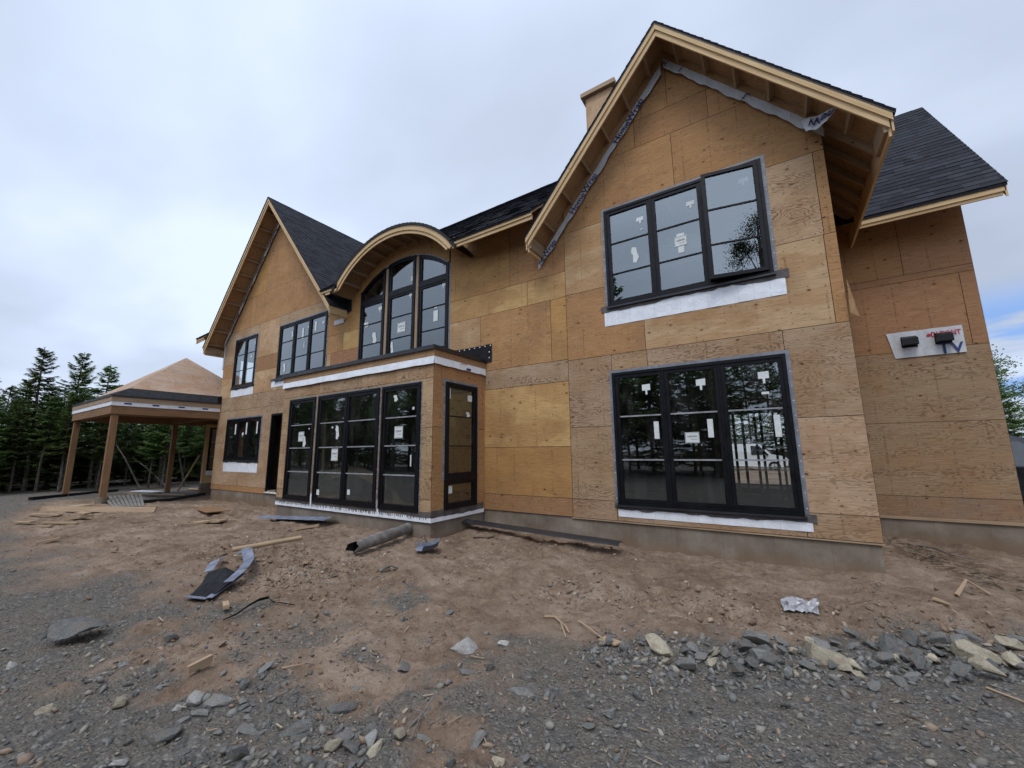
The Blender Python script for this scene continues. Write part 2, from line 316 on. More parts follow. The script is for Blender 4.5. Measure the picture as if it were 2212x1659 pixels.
# ------------------------------------------------------------------ mesh builder
class MB:
    def __init__(s, P=None):
        s.v = []; s.f = []; s.m = []; s.uv = []; s.t = []; s.P = P or (lambda u, o, z: (u, o, z))
        s.tint = (.4, .25, .13, .4); s.mi = 0; s.uo = (0, 0)
    def face(s, pts, uv=None, mi=None, tint=None, world=False):
        b = len(s.v); s.v += [tuple(p) if world else tuple(s.P(*p)) for p in pts]; s.f.append(list(range(b, b+len(pts)))); s.m.append(s.mi if mi is None else mi)
        if uv is None:
            q = [Vector(x) for x in s.v[b:]]; n = Vector((0, 0, 0))
            for i in range(1, len(q)-1): n += (q[i]-q[0]).cross(q[i+1]-q[0])
            n = n.normalized() if n.length > 0 else Vector((0, 0, 1))
            if abs(n.z) > .75: ax = Vector((1, 0, 0))
            else: ax = Vector((0, 0, 1)).cross(n).normalized()
            # longest edge decides the grain direction
            e = max(((q[(i+1) % len(q)]-q[i]) for i in range(len(q))), key=lambda w: w.length)
            ax = e.normalized() if e.length > 0 else ax
            ay = n.cross(ax); uv = [(w.dot(ax)+s.uo[0], w.dot(ay)+s.uo[1]) for w in q]
        s.uv += uv; s.t += [tint or s.tint]*len(pts)
    def box(s, u0, u1, o0, o1, z0, z1, mi=None, tint=None, skip=''):
        a = [(u0, o0, z0), (u1, o0, z0), (u1, o1, z0), (u0, o1, z0), (u0, o0, z1), (u1, o0, z1), (u1, o1, z1), (u0, o1, z1)]
        s.uo = (random.random()*9, random.random()*9)
        for ids in ((0, 3, 2, 1), (4, 5, 6, 7), (0, 1, 5, 4), (1, 2, 6, 5), (2, 3, 7, 6), (3, 0, 4, 7)): s.face([a[i] for i in ids], mi=mi, tint=tint)
    def prism(s, poly, d, mi=None, tint=None):
        """poly: world points of a planar polygon; d: extrusion vector"""
        d = Vector(d); a = [Vector(p) for p in poly]; b = [p+d for p in a]; n = len(a); s.uo = (random.random()*9, random.random()*9)
        s.face(a, mi=mi, tint=tint, world=True); s.face(b[::-1], mi=mi, tint=tint, world=True)
        for i in range(n): s.face([a[i], b[i], b[(i+1) % n], a[(i+1) % n]], mi=mi, tint=tint, world=True)
    def beam(s, p, q, w, h, up=(0, 0, 1), mi=None, tint=None, w2=None, h2=None):
        p, q = Vector(p), Vector(q); d = (q-p).normalized(); up = Vector(up); r = d.cross(up).normalized(); u = r.cross(d)
        c = []
        for e, ww, hh in ((p, w, h), (q, w2 or w, h2 or h)):
            for a, b in ((-1, -1), (1, -1), (1, 1), (-1, 1)): c.append(e+r*a*ww/2+u*b*hh/2)
        s.uo = (random.random()*9, random.random()*9)
        for ids in ((3, 2, 1, 0), (4, 5, 6, 7), (0, 1, 5, 4), (1, 2, 6, 5), (2, 3, 7, 6), (3, 0, 4, 7)): s.face([c[i] for i in ids], mi=mi, tint=tint, world=True)
    def tube(s, pts, rad, n=10, mi=None, cap=True, tint=None):
        pts = [Vector(p) for p in pts]; rad = rad if isinstance(rad, (list, tuple)) else [rad]*len(pts); rings = []
        for i, p in enumerate(pts):
            d = (pts[min(i+1, len(pts)-1)]-pts[max(i-1, 0)]).normalized(); a = Vector((0, 0, 1)) if abs(d.z) < .9 else Vector((1, 0, 0))
            x = d.cross(a).normalized(); y = d.cross(x)
            rings.append([p+(x*math.cos(t)+y*math.sin(t))*rad[i] for t in [2*math.pi*j/n for j in range(n)]])
        L = 0
        for i in range(len(pts)-1):
            L2 = L+(pts[i+1]-pts[i]).length
            for j in range(n):
                k = (j+1) % n
                s.face([rings[i][j], rings[i][k], rings[i+1][k], rings[i+1][j]], uv=[(L, j*.05), (L, (j+1)*.05), (L2, (j+1)*.05), (L2, j*.05)], mi=mi, world=True, tint=tint)
            L = L2
        if cap: s.face(rings[0], mi=mi, world=True, tint=tint); s.face(rings[-1][::-1], mi=mi, world=True, tint=tint)
    def text(s, txt, size, fn, mi, offset=0.0, align='LEFT'):
        """fn(x, y) -> world point of a text point in metres"""
        cu = bpy.data.curves.new('t', 'FONT'); cu.body = txt; cu.size = size; cu.offset = offset; cu.align_x = align; cu.resolution_u = 3
        o = bpy.data.objects.new('t', cu); C.objects.link(o); dg = bpy.context.evaluated_depsgraph_get()
        me = bpy.data.meshes.new_from_object(o.evaluated_get(dg)); 
        for p in me.polygons: s.face([fn(me.vertices[i].co.x, me.vertices[i].co.y) for i in p.vertices], mi=mi, world=True)
        bpy.data.objects.remove(o); bpy.data.curves.remove(cu); bpy.data.meshes.remove(me)
    def build(s, name, mats, parent=None, smooth=False, loc=None, merge=False):
        me = bpy.data.meshes.new(name); me.from_pydata(s.v, [], s.f)
        for m in (mats if isinstance(mats, (list, tuple)) else [mats]): me.materials.append(m)
        me.polygons.foreach_set('material_index', s.m)
        ul = me.uv_layers.new(name='UVMap'); ul.data.foreach_set('uv', [c for q in s.uv for c in q])
        at = me.color_attributes.new('tint', 'FLOAT_COLOR', 'CORNER'); at.data.foreach_set('color', [c for q in s.t for c in q])
        if merge or smooth:
            import bmesh
            bm = bmesh.new(); bm.from_mesh(me); bmesh.ops.remove_doubles(bm, verts=bm.verts, dist=1e-5); bm.to_mesh(me); bm.free()
        if smooth: me.polygons.foreach_set('use_smooth', [True]*len(me.polygons))
        o = bpy.data.objects.new(name, me); C.objects.link(o)
        if loc is not None:
            me.transform(Matrix.Translation(-Vector(loc))); o.location = loc
        if parent is not None:
            o.parent = parent
            if parent.location.length > 0: o.matrix_parent_inverse = Matrix.Translation(-Vector(world_loc(parent)))
        return o
def world_loc(o):
    v = Vector(o.location)
    while o.parent is not None: o = o.parent; v = v + Vector(o.location)
    return v
def tag(o, label=None, cat=None, group=None, kind=None):
    for k, v in (('label', label), ('category', cat), ('group', group), ('kind', kind)):
        if v: o[k] = v
    return o
def empty(name, loc, label, cat, group=None):
    o = bpy.data.objects.new(name, None); o.location = loc; C.objects.link(o); return tag(o, label, cat, group)
def copy_tree(o, parent=None):
    c = o.copy(); C.objects.link(c)
    if parent is not None: c.parent = parent
    for ch in list(o.children): copy_tree(ch, c)
    return c

# ------------------------------------------------------------------ noise for geometry
def vnoise(x, y, seed=0):
    xi = np.floor(x).astype(np.int64); yi = np.floor(y).astype(np.int64); fx = x-xi; fy = y-yi
    fx = fx*fx*(3-2*fx); fy = fy*fy*(3-2*fy)
    def h(a, b):
        n = (a*374761393+b*668265263+seed*1442695041) & 0xffffffff; n = ((n ^ (n >> 13))*1274126177) & 0xffffffff
        return ((n ^ (n >> 16)) & 0xffff)/65535.
    return (h(xi, yi)*(1-fx)+h(xi+1, yi)*fx)*(1-fy)+(h(xi, yi+1)*(1-fx)+h(xi+1, yi+1)*fx)*fy
def fbm(x, y, s=0, o=4, g=.5):
    r = 0; a = 1; t = 0
    for i in range(o): r = r+a*vnoise(x*2**i+i*17.3, y*2**i-i*9.1, s+i); t += a; a *= g
    return r/t-.5
GP = [(0,0,0),(-4,1,0),(2,3,0),(0,3.5,-.02),(-2.4,2.8,0),(.9,6.3,.13),(.9,5.8,.05),(-.4,5.9,.06),(-2,6.4,.08),(-1,5.2,.09),(1,5,.08),(-4.9,6.4,.2),(-5,4.9,.2),(-9.9,4.9,.17),(-6.7,4.9,.22),(-12.7,6.3,-.06),(-11.2,6.2,0),(-15.3,6.3,0),(-17.5,6.3,-.1),
(1.2,9.2,.32),(2.9,9.2,-.12),(3.2,8.6,-.08),(4,12,.1),(3,6,.05),(-17.3,3.6,.25),(-22,3.6,.15),(-22,6.8,-.02),(-8,2,.03),(-6,3,.1),(-4,4,.08),(-10,3.2,.08),(-14,4,.1),(-14,1,.05),(-30,4,.1),(-30,10,.1),(-12,20,.1),(6,16,.1),(6,3,0),(-20,-3,0),(5,-8,0),(-24,0,.1)]
def gbase(x, y):
    n = 0; d = 1e-9
    for px, py, pz in GP:
        q = (x-px)**2+(y-py)**2; w = np.exp(-q/3.92)+.02/(1+q/9)**2; n = n+w*pz; d = d+w
    return n/d
YB = np.array([(-60, 60), (-21, 60), (-19.5, 3.3), (-15, 1.5), (-11, 1.3), (-8, 1.5), (-5.3, 1.9), (-4, 2.2), (-3, 2.6), (-2, 2.9), (-1, 3.6), (0, 4.35), (1.2, 5.1), (2, 5.4), (4, 6.2), (8, 8), (30, 20)], float)
def gravelness(x, y):
    b = np.interp(x, YB[:, 0], YB[:, 1]); w = .45+.03*np.abs(x)
    g = np.clip(.5+(b-y+fbm(x*.9, y*.9, 3)*1.8)/w*.4+fbm(x*3.3, y*3.3, 13)*.5, 0, 1)
    # grey spills on the soil and brown patches in the gravel
    for px, py, rr in ((-3.4, 3.25, .7), (-4.6, 2.0, .6), (-18, 5, 2.0)):
        g = np.maximum(g, np.clip(1.0-np.hypot(x-px, (y-py)*1.3)/rr+fbm(x*2.6, y*2.6, 9, 5, .65)*2.2, 0, .75))
    for px, py, rr in ((-2.3, 2.3, .6), (-3.6, 1.4, .5), (-1.7, 1.8, .5), (-4.4, 1.3, .6), (-3.0, 2.2, .5)):
        g = g-.55*np.exp(-((x-px)**2+(y-py)**2)/rr**2)*np.clip(1+fbm(x*4, y*4, 5)*3, 0, 2)
    g = np.clip(g, 0, 1)
    return g
def gheight(x, y, detail=True):
    x = np.asarray(x, float); y = np.asarray(y, float); z = gbase(x, y)
    nearh = 1/(1+((x+4)**2+(y-4)**2)/400)
    gr = gravelness(x, y); dirt = 1-gr
    z = z+fbm(x*.7, y*.7, 21, 3)*.07*(.4+.6*dirt)
    z = z+fbm(x*2.6, y*2.6, 31, 4, .55)*(.035+.115*dirt)+fbm((x*.8+y*.3)*2.2, (y-x*.25)*7.5, 33, 3)*.06*dirt
    # scarp of the spread soil in front of the gable, trench beyond it
    ys = np.interp(x, [-6, -3.2, -1.5, .3, 2, 4], [4.2, 4.55, 4.75, 5.15, 5.55, 6.4])+fbm(x*1.7, y*0+3, 41)*.5
    w = np.clip((x+3.4)/1.2, 0, 1)*np.clip((5-x)/1, 0, 1)
    z = z+w*.06*(np.tanh((y-ys)*9)-1)*np.exp(-np.clip(ys-y, 0, 9)*.9)
    z = z+w*.16*fbm(x*9, y*9, 51, 3)*np.exp(-((y-ys)/.28)**2)
    # dug over soil at the left of the tube
    q = np.exp(-(((x+6.2)/1.5)**2+((y-3.0)/.8)**2)); z = z+q*(.20*fbm(x*4, y*4, 61, 4, .6)+.05)
    q = np.exp(-(((x+4.9)/.9)**2+((y-3.0)/.5)**2)); z = z+q*(.22*fbm(x*5, y*5, 62, 4, .6)+.03)
    q = np.exp(-(((x+12)/1.9)**2+((y-5.2)/.9)**2)); z = z+q*(.10*np.sin(y*9+x*.8+fbm(x, y, 5)*4)*.7)
    if detail: z = z+fbm(x*14, y*14, 71, 3, .6)*(.022+.03*dirt)*np.clip(1.4-np.hypot(x+2, y-3)/12, .2, 1)
    return z
def gh(x, y): return float(gheight(np.array([x]), np.array([y]))[0])

def axis(segs):
    out = [segs[0][0]]
    for a, b, st in segs:
        n = max(1, int(round((b-a)/st))); out += list(np.linspace(a, b, n+1)[1:])
    return np.array(out)
gx = np.concatenate([-np.geomspace(30, 420, 26)[::-1][:-1], axis([(-30, -18, .15), (-18, -10, .06), (-10, -6.5, .035), (-6.5, 3.0, .02), (3, 8, .08), (8, 20, .5)]), np.geomspace(20, 420, 24)[1:]])
gy = np.concatenate([-np.geomspace(6, 420, 24)[::-1], axis([(-6, .2, .25), (.2, .8, .05), (.8, 5.6, .018), (5.6, 9.6, .035), (9.6, 20, .2)]), np.geomspace(20, 420, 24)[1:]])
gy[23] = -6; gy = np.unique(gy)
XX, YY = np.meshgrid(gx, gy)
ZZ = gheight(XX, YY)
far = np.clip((np.hypot(XX, YY)-40)/60, 0, 1); ZZ = ZZ*(1-far)+.0*far
# under the building the soil stays below the floor
nx_, ny_ = len(gx), len(gy)
vv = np.stack([XX.ravel(), YY.ravel(), ZZ.ravel()], 1)
ii = (np.arange(ny_-1)[:, None]*nx_+np.arange(nx_-1)[None, :]).ravel()
ff = np.stack([ii, ii+1, ii+nx_+1, ii+nx_], 1)
me = bpy.data.meshes.new('ground'); me.vertices.add(len(vv)); me.vertices.foreach_set('co', vv.ravel()); me.loops.add(ff.size); me.loops.foreach_set('vertex_index', ff.ravel())
me.polygons.add(len(ff)); me.polygons.foreach_set('loop_start', np.arange(len(ff))*4); me.polygons.foreach_set('loop_total', np.full(len(ff), 4)); me.polygons.foreach_set('use_smooth', np.ones(len(ff), bool))
me.update(); a_ = me.attributes.new('gravel', 'FLOAT', 'POINT'); a_.data.foreach_set('value', gravelness(XX, YY).ravel().astype(np.float32))
me.materials.append(M['ground']); ground = bpy.data.objects.new('ground', me); C.objects.link(ground); tag(ground, kind='structure')

# ================================================================== HOUSE
YF = 6.577; FZ = 0.475
HOUSE = empty('house', (0, 0, 0), 'large unfinished two storey house sheathed in bare plywood with black framed windows', 'house')
PF = lambda u, o, z: (u, YF-o, z)                 # front wall: u = x, o = outwards
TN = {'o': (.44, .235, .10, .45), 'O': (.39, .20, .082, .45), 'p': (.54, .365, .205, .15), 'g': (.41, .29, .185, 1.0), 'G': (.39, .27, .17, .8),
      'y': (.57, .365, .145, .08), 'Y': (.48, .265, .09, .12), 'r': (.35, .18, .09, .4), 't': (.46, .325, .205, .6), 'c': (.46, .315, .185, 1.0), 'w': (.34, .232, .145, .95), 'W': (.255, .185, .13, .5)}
BAR = (-7.5, 4.25)
def U_front(x):
    z = 6.4
    if abs(x-BAR[0]) < 2.05: z = max(z, BAR[1]+math.sqrt(2.62**2-(x-BAR[0])**2))
    z2 = 10.33-.14-1.165*abs(x+13.85); z3 = 8.6-.14-1.18*abs(x+1.05)
    if x < -13.85 and z2 < 6.4: return max(z2, 5.3)
    if x > -1.05: return z3
    return max(z, z2, z3)
def clad(mb, u_lo, u_hi, rows, U, holes, z_lo, cuts=(), gap=.0038):
    """rows: (z0, z1, [(u_start, tint code), ...]) each running to the next start or u_hi"""
    for z0, z1, pan in rows:
        for i, (ua, tc_) in enumerate(pan):
            ub = pan[i+1][0] if i+1 < len(pan) else u_hi
            a, b = max(ua, u_lo)+gap, min(ub, u_hi)-gap
            if b <= a: continue
            xs = {a, b}
            for h in holes:
                for x in h[2] if len(h) > 4 else (h[0], h[1]): xs.add(x)
            for c_ in cuts: xs.add(c_)
            m = 1+int((b-a)/.25)
            for q in range(m): xs.add(a+(b-a)*q/m)
            xs = sorted(x for x in xs if a <= x <= b)
            base = TN[tc_]; jit = random.uniform(.93, 1.07); tint = (base[0]*jit, base[1]*jit*random.uniform(.97, 1.03), base[2]*jit, base[3])
            so = (random.random()*50, random.random()*50)
            for xa, xb in zip(xs[:-1], xs[1:]):
                if xb-xa < 1e-4: continue
                xm = (xa+xb)/2; lo = [max(z0+gap, z_lo)]*2; hi = [min(z1-gap, U(xa+1e-5)), min(z1-gap, U(xb-1e-5))]
                ivs = [(lo, hi)]
                for h in holes:
                    if h[0] < xm < h[1]:
                        if len(h) > 4: hb = (h[3], h[3]); ht = (h[4](xa), h[4](xb))
                        else: hb = (h[2], h[2]); ht = (h[3], h[3])
                        new = []
                        for L_, H_ in ivs:
                            if ht[0] <= L_[0] and ht[1] <= L_[1] or hb[0] >= H_[0] and hb[1] >= H_[1]: new.append((L_, H_)); continue
                            new.append((L_, [min(H_[0], hb[0]), min(H_[1], hb[1])])); new.append(([max(L_[0], ht[0]), max(L_[1], ht[1])], H_))
                        ivs = new
                for L_, H_ in ivs:
                    if H_[0]-L_[0] < 1e-4 and H_[1]-L_[1] < 1e-4: continue
                    H_ = [max(H_[0], L_[0]), max(H_[1], L_[1])]
                    pts = [(xa, 0, L_[0]), (xb, 0, L_[1]), (xb, 0, H_[1]), (xa, 0, H_[0])]
                    mb.face(pts, uv=[(p[0]-a+so[0], p[2]+so[1]) for p in pts], tint=tint)
def arcwin(x): d = x+7.6; return 3.98+math.sqrt(max(0, 2.5**2-d*d))
arc_xs = [-9.21+3.2*i/40 for i in range(41)]
HOLES = [(-2.27, .18, .72, 2.88), (-2.27, .18, 4.05, 5.87), (-9.21, -6.01, arc_xs, 3.84, arcwin), (-13.43, -10.76, 3.97, 5.74), (-16.54, -14.95, 3.95, 5.75),
         (-16.6, -14.16, 1.385, 2.81), (-13.53, -12.83, .43, 2.85), (-9.75, -5.2, .43, 2.95)]
# ---- front wall sheathing, one sheet of plywood after another
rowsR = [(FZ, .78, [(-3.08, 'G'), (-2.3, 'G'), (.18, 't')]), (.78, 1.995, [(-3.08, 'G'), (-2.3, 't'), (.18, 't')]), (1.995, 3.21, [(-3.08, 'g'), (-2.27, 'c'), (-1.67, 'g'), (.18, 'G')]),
         (3.21, 4.455, [(-3.08, 'o'), (-1.68, 'p'), (.77, 'o')]), (4.455, 5.70, [(-3.08, 'p'), (-2.27, 'p'), (.10, 'c'), (.78, 'o')]),
         (5.70, 6.90, [(-3.08, 'o'), (-1.04, 'O')]), (6.90, 7.42, [(-3.1, 'o'), (-1.64, 'O'), (-.45, 'o')]), (7.42, 8.6, [(-3.1, 'o'), (-1.05, 'O')])]
rowsM = [(FZ, .78, [(-5.0, 'r')]), (.78, 1.67, [(-5.0, 'Y')]), (1.67, 2.84, [(-5.0, 'y')]), (2.84, 3.24, [(-5.0, 'g')]), (3.24, 4.445, [(-6.01, 'p'), (-5.10, 'o'), (-3.41, 'Y')]),
         (4.445, 4.95, [(-6.01, 'y'), (-3.92, 'y')]), (4.95, 6.9, [(-5.97, 'Y'), (-4.33, 'o')])]
rowsA = [(FZ, 3.24, [(-10.7, 'g')]), (3.24, 4.0, [(-10.7, 'p'), (-10.5, 'r')]), (4.0, 4.41, [(-10.7, 'p'), (-10.5, 'r')]), (4.41, 4.93, [(-10.76, 'o'), (-9.95, 'y')]), (4.93, 7.4, [(-10.76, 'Y'), (-8.0, 'o'), (-6.6, 'Y')])]
rowsL = [(.36, .53, [(-17.45, 'o'), (-15, 'o')]), (.53, 1.99, [(-17.45, 't'), (-15.4, 't')]), (1.99, 3.12, [(-17.45, 't'), (-16.5, 't'), (-14.1, 'g'), (-13.2, 'g')]),
         (3.12, 3.62, [(-17.45, 'g'), (-14.6, 'g'), (-12.3, 'c')]), (3.62, 4.38, [(-17.45, 'p'), (-14.95, 'p'), (-13.4, 't')]), (4.38, 4.87, [(-17.45, 'o'), (-14.95, 'r'), (-13.4, 'o')]),
         (4.87, 6.11, [(-17.45, 't'), (-14.8, 'p'), (-13.5, 't')]), (6.11, 7.25, [(-17.45, 'o'), (-15.3, 'o'), (-12.84, 'o')]), (7.25, 8.7, [(-17.45, 'Y'), (-14.68, 'o')]), (8.7, 10.3, [(-17.45, 'o'), (-13.2, 'o')])]
mb = MB(PF)
clad(mb, -3.08, .91, rowsR, U_front, HOLES, FZ, cuts=[-1.05])
clad(mb, -6.01, -3.08, rowsM, U_front, HOLES, FZ)
clad(mb, -10.76, -6.01, rowsA, U_front, HOLES, FZ, cuts=arc_xs)
clad(mb, -17.45, -10.76, rowsL, U_front, HOLES, .36, cuts=[-13.85])
mb.build('front_wall', M['ply'], HOUSE)
# framing plane just behind the sheathing (dark in the joints)
mb = MB(lambda u, o, z: PF(u, o-.012, z))
clad(mb, -17.45, .91, [(FZ, 10.4, [(-17.45, 'O')])], U_front, HOLES, FZ, cuts=[-13.85, -1.05]+arc_xs, gap=0)
mb.build('wall_framing', M['insidedark'], HOUSE)
# stained panel on the lower middle wall: lighter rubbed patches as on the weathered sheet
def simple_wall(name, P, u0, u1, U, holes, rows, mat='ply', z0=FZ, cuts=()):
    m1 = MB(P); clad(m1, u0, u1, rows, U, holes, z0, cuts=cuts); m1.uo = (0, 0)
    for i in range(1): pass
    o = m1.build(name, M[mat], HOUSE)
    m2 = MB(lambda u, o_, z: P(u, o_-.013, z)); clad(m2, u0, u1, [(z0, 12, [(u0, 'O')])], U, holes, z0, cuts=cuts, gap=0); m2.build('wall_framing', M['insidedark'], HOUSE)
    return o
RIDGE_Y = 11.13
U_main = lambda y: 6.05-.12+.87*(RIDGE_Y-5.98-abs(y-RIDGE_Y))
U_wing = lambda y: 8.72-.12-1.31*abs(y-RIDGE_Y)
# left end wall (faces -X), right side of the gable, wing front, wing end, back walls
simple_wall('end_wall', lambda u, o, z: (-17.45-o, u, z), YF, 15.7, U_main, [(7.15, 8.15, 3.98, 5.7), (10, 11.2, .9, 2.8)],
            [(FZ, 1.65, [(YF, 't'), (9, 'g')]), (1.65, 2.87, [(YF, 'g'), (8, 't')]), (2.87, 4.1, [(YF, 'p')]), (4.1, 5.3, [(YF, 't')]), (5.3, 10.6, [(YF, 'o'), (11.13, 'o')])], cuts=[11.13])
simple_wall('side_wall', lambda u, o, z: (.91+o, u, z), YF, 9.33, lambda y: 6.1, [], [(FZ, 1.65, [(YF, 't')]), (1.65, 2.87, [(YF, 'g')]), (2.87, 6.1, [(YF, 'o')])])
rowsW = [(FZ, .80, [(.91, 'W')]), (.80, 2.0, [(.91, 'w')]), (2.0, 3.21, [(.91, 'w')]), (3.21, 4.44, [(.91, 'r'), (2.75, 'r')]), (4.44, 4.56, [(.91, 'r')]), (4.56, 6.3, [(.91, 'O'), (2.1, 'r')])]  # bottom row darker: shade and wetness at the foot put into its tint
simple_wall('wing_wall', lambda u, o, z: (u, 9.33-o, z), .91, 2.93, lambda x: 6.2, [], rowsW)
simple_wall('wing_end_wall', lambda u, o, z: (2.93+o, u, z), 9.33, 12.93, U_wing, [(10.6, 11.7, .9, 2.8)], [(FZ, 1.65, [(9.33, 'g'), (11, 't')]), (1.65, 2.87, [(9.33, 't')]), (2.87, 5.3, [(9.33, 'o'), (11.5, 'r')]), (5.3, 9, [(9.33, 'o')])], cuts=[RIDGE_Y])
simple_wall('back_wall', lambda u, o, z: (-u, 12.93+o, z), -2.93, -.91, lambda x: 5.75, [], [(FZ, 5.9, [(-2.93, 't')])])
simple_wall('back_wall', lambda u, o, z: (-u, 15.7+o, z), -.91, 17.45, lambda x: 6.1, [(-.55, 1.45, .45, 2.75), (5, 7, .9, 2.6), (11, 13, .9, 2.6)], [(FZ, 1.65, [(-.91, 't'), (1.5, 'g'), (4, 't'), (6.4, 'g'), (9, 't'), (12, 'g'), (15, 't')]), (1.65, 2.87, [(-.91, 'g'), (3, 't'), (8, 'g')]), (2.87, 6.1, [(-.91, 'o'), (2, 'p'), (6, 'o'), (10, 't')])])
simple_wall('side_wall', lambda u, o, z: (.91+o, u, z), 12.93, 15.7, lambda y: 6.1, [], [(FZ, 6.1, [(12.93, 't')])])
# foundation
mb = MB()
for x0, x1, y0, y1 in ((-17.43, .89, YF+.022, YF+.25), (-17.43, -17.2, YF+.251, 15.68), (.66, .89, YF+.251, 9.35), (.66, 2.91, 9.352, 9.6), (2.68, 2.91, 9.601, 12.9), (-17.2, .9, 15.45, 15.68)):
    mb.box(x0, x1, y0, y1, -.7, FZ-.004)
mb.box(-17.42, -10.1, YF+.018, YF+.02, -.7, .358)
mb.build('foundation', M['conc'], HOUSE)
mb = MB(); mb.box(.895, 2.94, 9.322, 9.345, FZ-.05, FZ+.0); mb.build('sill_plate', M['lumber2'], HOUSE); mb = MB(); mb.box(-3.1, .92, YF-.006, YF+.02, FZ-.022, FZ-.005); mb.build('sill_plate', M['lumber2'], HOUSE)
# floors and interior
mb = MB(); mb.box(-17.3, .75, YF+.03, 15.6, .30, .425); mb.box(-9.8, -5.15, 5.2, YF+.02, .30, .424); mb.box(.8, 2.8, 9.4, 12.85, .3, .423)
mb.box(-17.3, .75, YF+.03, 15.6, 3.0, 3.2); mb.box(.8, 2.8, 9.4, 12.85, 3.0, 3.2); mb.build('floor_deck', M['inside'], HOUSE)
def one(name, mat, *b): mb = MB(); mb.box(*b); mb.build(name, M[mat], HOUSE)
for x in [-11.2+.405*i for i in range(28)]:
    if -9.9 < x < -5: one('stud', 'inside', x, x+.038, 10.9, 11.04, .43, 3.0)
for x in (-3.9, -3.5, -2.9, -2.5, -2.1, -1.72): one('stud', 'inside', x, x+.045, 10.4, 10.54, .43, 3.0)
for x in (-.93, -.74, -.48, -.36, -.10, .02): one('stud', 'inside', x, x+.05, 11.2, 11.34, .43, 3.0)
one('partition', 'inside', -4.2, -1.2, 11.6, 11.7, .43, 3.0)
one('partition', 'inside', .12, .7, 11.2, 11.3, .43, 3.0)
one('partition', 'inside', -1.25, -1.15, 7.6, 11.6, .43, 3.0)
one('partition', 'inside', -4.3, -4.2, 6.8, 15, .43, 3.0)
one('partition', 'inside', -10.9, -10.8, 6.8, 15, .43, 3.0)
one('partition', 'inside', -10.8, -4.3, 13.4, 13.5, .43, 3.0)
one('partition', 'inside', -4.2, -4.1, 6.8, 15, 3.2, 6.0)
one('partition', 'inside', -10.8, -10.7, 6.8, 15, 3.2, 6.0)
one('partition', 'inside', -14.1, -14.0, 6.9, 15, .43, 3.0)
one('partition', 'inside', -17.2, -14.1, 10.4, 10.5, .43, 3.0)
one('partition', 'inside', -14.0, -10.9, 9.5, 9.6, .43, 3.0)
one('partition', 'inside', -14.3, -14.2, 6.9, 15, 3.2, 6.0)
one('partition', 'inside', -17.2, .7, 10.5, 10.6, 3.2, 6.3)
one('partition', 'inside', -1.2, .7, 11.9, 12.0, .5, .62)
# pieces standing inside the bay
def arc_ring(mb, cx, cz, ri, ro, a0, a1, y0, y1, n=28, mi=None, P=None):
    P = P or (lambda x, y, z: (x, y, z))
    L = 0
    for i in range(n):
        t0 = a0+(a1-a0)*i/n; t1 = a0+(a1-a0)*(i+1)/n
        c = [(cx+r*math.cos(t), cz+r*math.sin(t)) for r, t in ((ri, t0), (ro, t0), (ro, t1), (ri, t1))]
        L2 = L+abs(t1-t0)*ro; h = ro-ri
        mb.face([P(c[0][0], y0, c[0][1]), P(c[1][0], y0, c[1][1]), P(c[2][0], y0, c[2][1]), P(c[3][0], y0, c[3][1])][::-1], uv=[(L2, 0), (L2, h), (L, h), (L, 0)], world=True, mi=mi)
        mb.face([P(c[0][0], y1, c[0][1]), P(c[1][0], y1, c[1][1]), P(c[2][0], y1, c[2][1]), P(c[3][0], y1, c[3][1])], uv=[(L, 0), (L, h), (L2, h), (L2, 0)], world=True, mi=mi)
        for k in (0, 1):
            a, b = (c[1], c[2]) if k else (c[0], c[3])
            mb.face([P(a[0], y0, a[1]), P(a[0], y1, a[1]), P(b[0], y1, b[1]), P(b[0], y0, b[1])][::(-1 if k else 1)], uv=[(L, 0), (L, y1-y0), (L2, y1-y0), (L2, 0)][::(-1 if k else 1)], world=True, mi=mi)
        L = L2
mb = MB(); arc_ring(mb, -7.60, -1.07, 2.19, 2.39, R(41.5), R(138.5), 5.35, 5.38)
tag(mb.build('arch_form', M['lumber']), 'curved plywood arch form leaning inside the bay window', 'arch form')
mb = MB(); mb.box(-9.03, -8.94, 5.6, 5.64, .44, 2.75); mb.build('temporary_stud', M['lumber'], HOUSE)

# ------------------------------------------------------------------ windows
def ragged(P, u0, u1, zt, zb, amp, o, seed, n=90, mi=0, mb=None, side=0.0):
    mb = mb or MB(P)
    us = np.linspace(u0, u1, n+1); nz = fbm(us*3.1+seed, us*0+seed, seed, 4, .6); e = np.minimum(1, np.minimum(us-u0, u1-us)/.06)
    for i in range(n):
        b0 = zb+amp*nz[i]*2; b1 = zb+amp*nz[i+1]*2
        pts = [(us[i], o, b0), (us[i+1], o, b1), (us[i+1], o, zt), (us[i], o, zt)]
        mb.face(pts, uv=[(p[0], p[2]) for p in pts], mi=mi)
    return mb
def ring(mb, u0, u1, z0, z1, w, o0, o1):
    mb.box(u0, u0+w, o0, o1, z0, z1); mb.box(u1-w, u1, o0, o1, z0, z1); mb.box(u0+w, u1-w, o0, o1, z0, z0+w); mb.box(u0+w, u1-w, o0, o1, z1-w, z1)
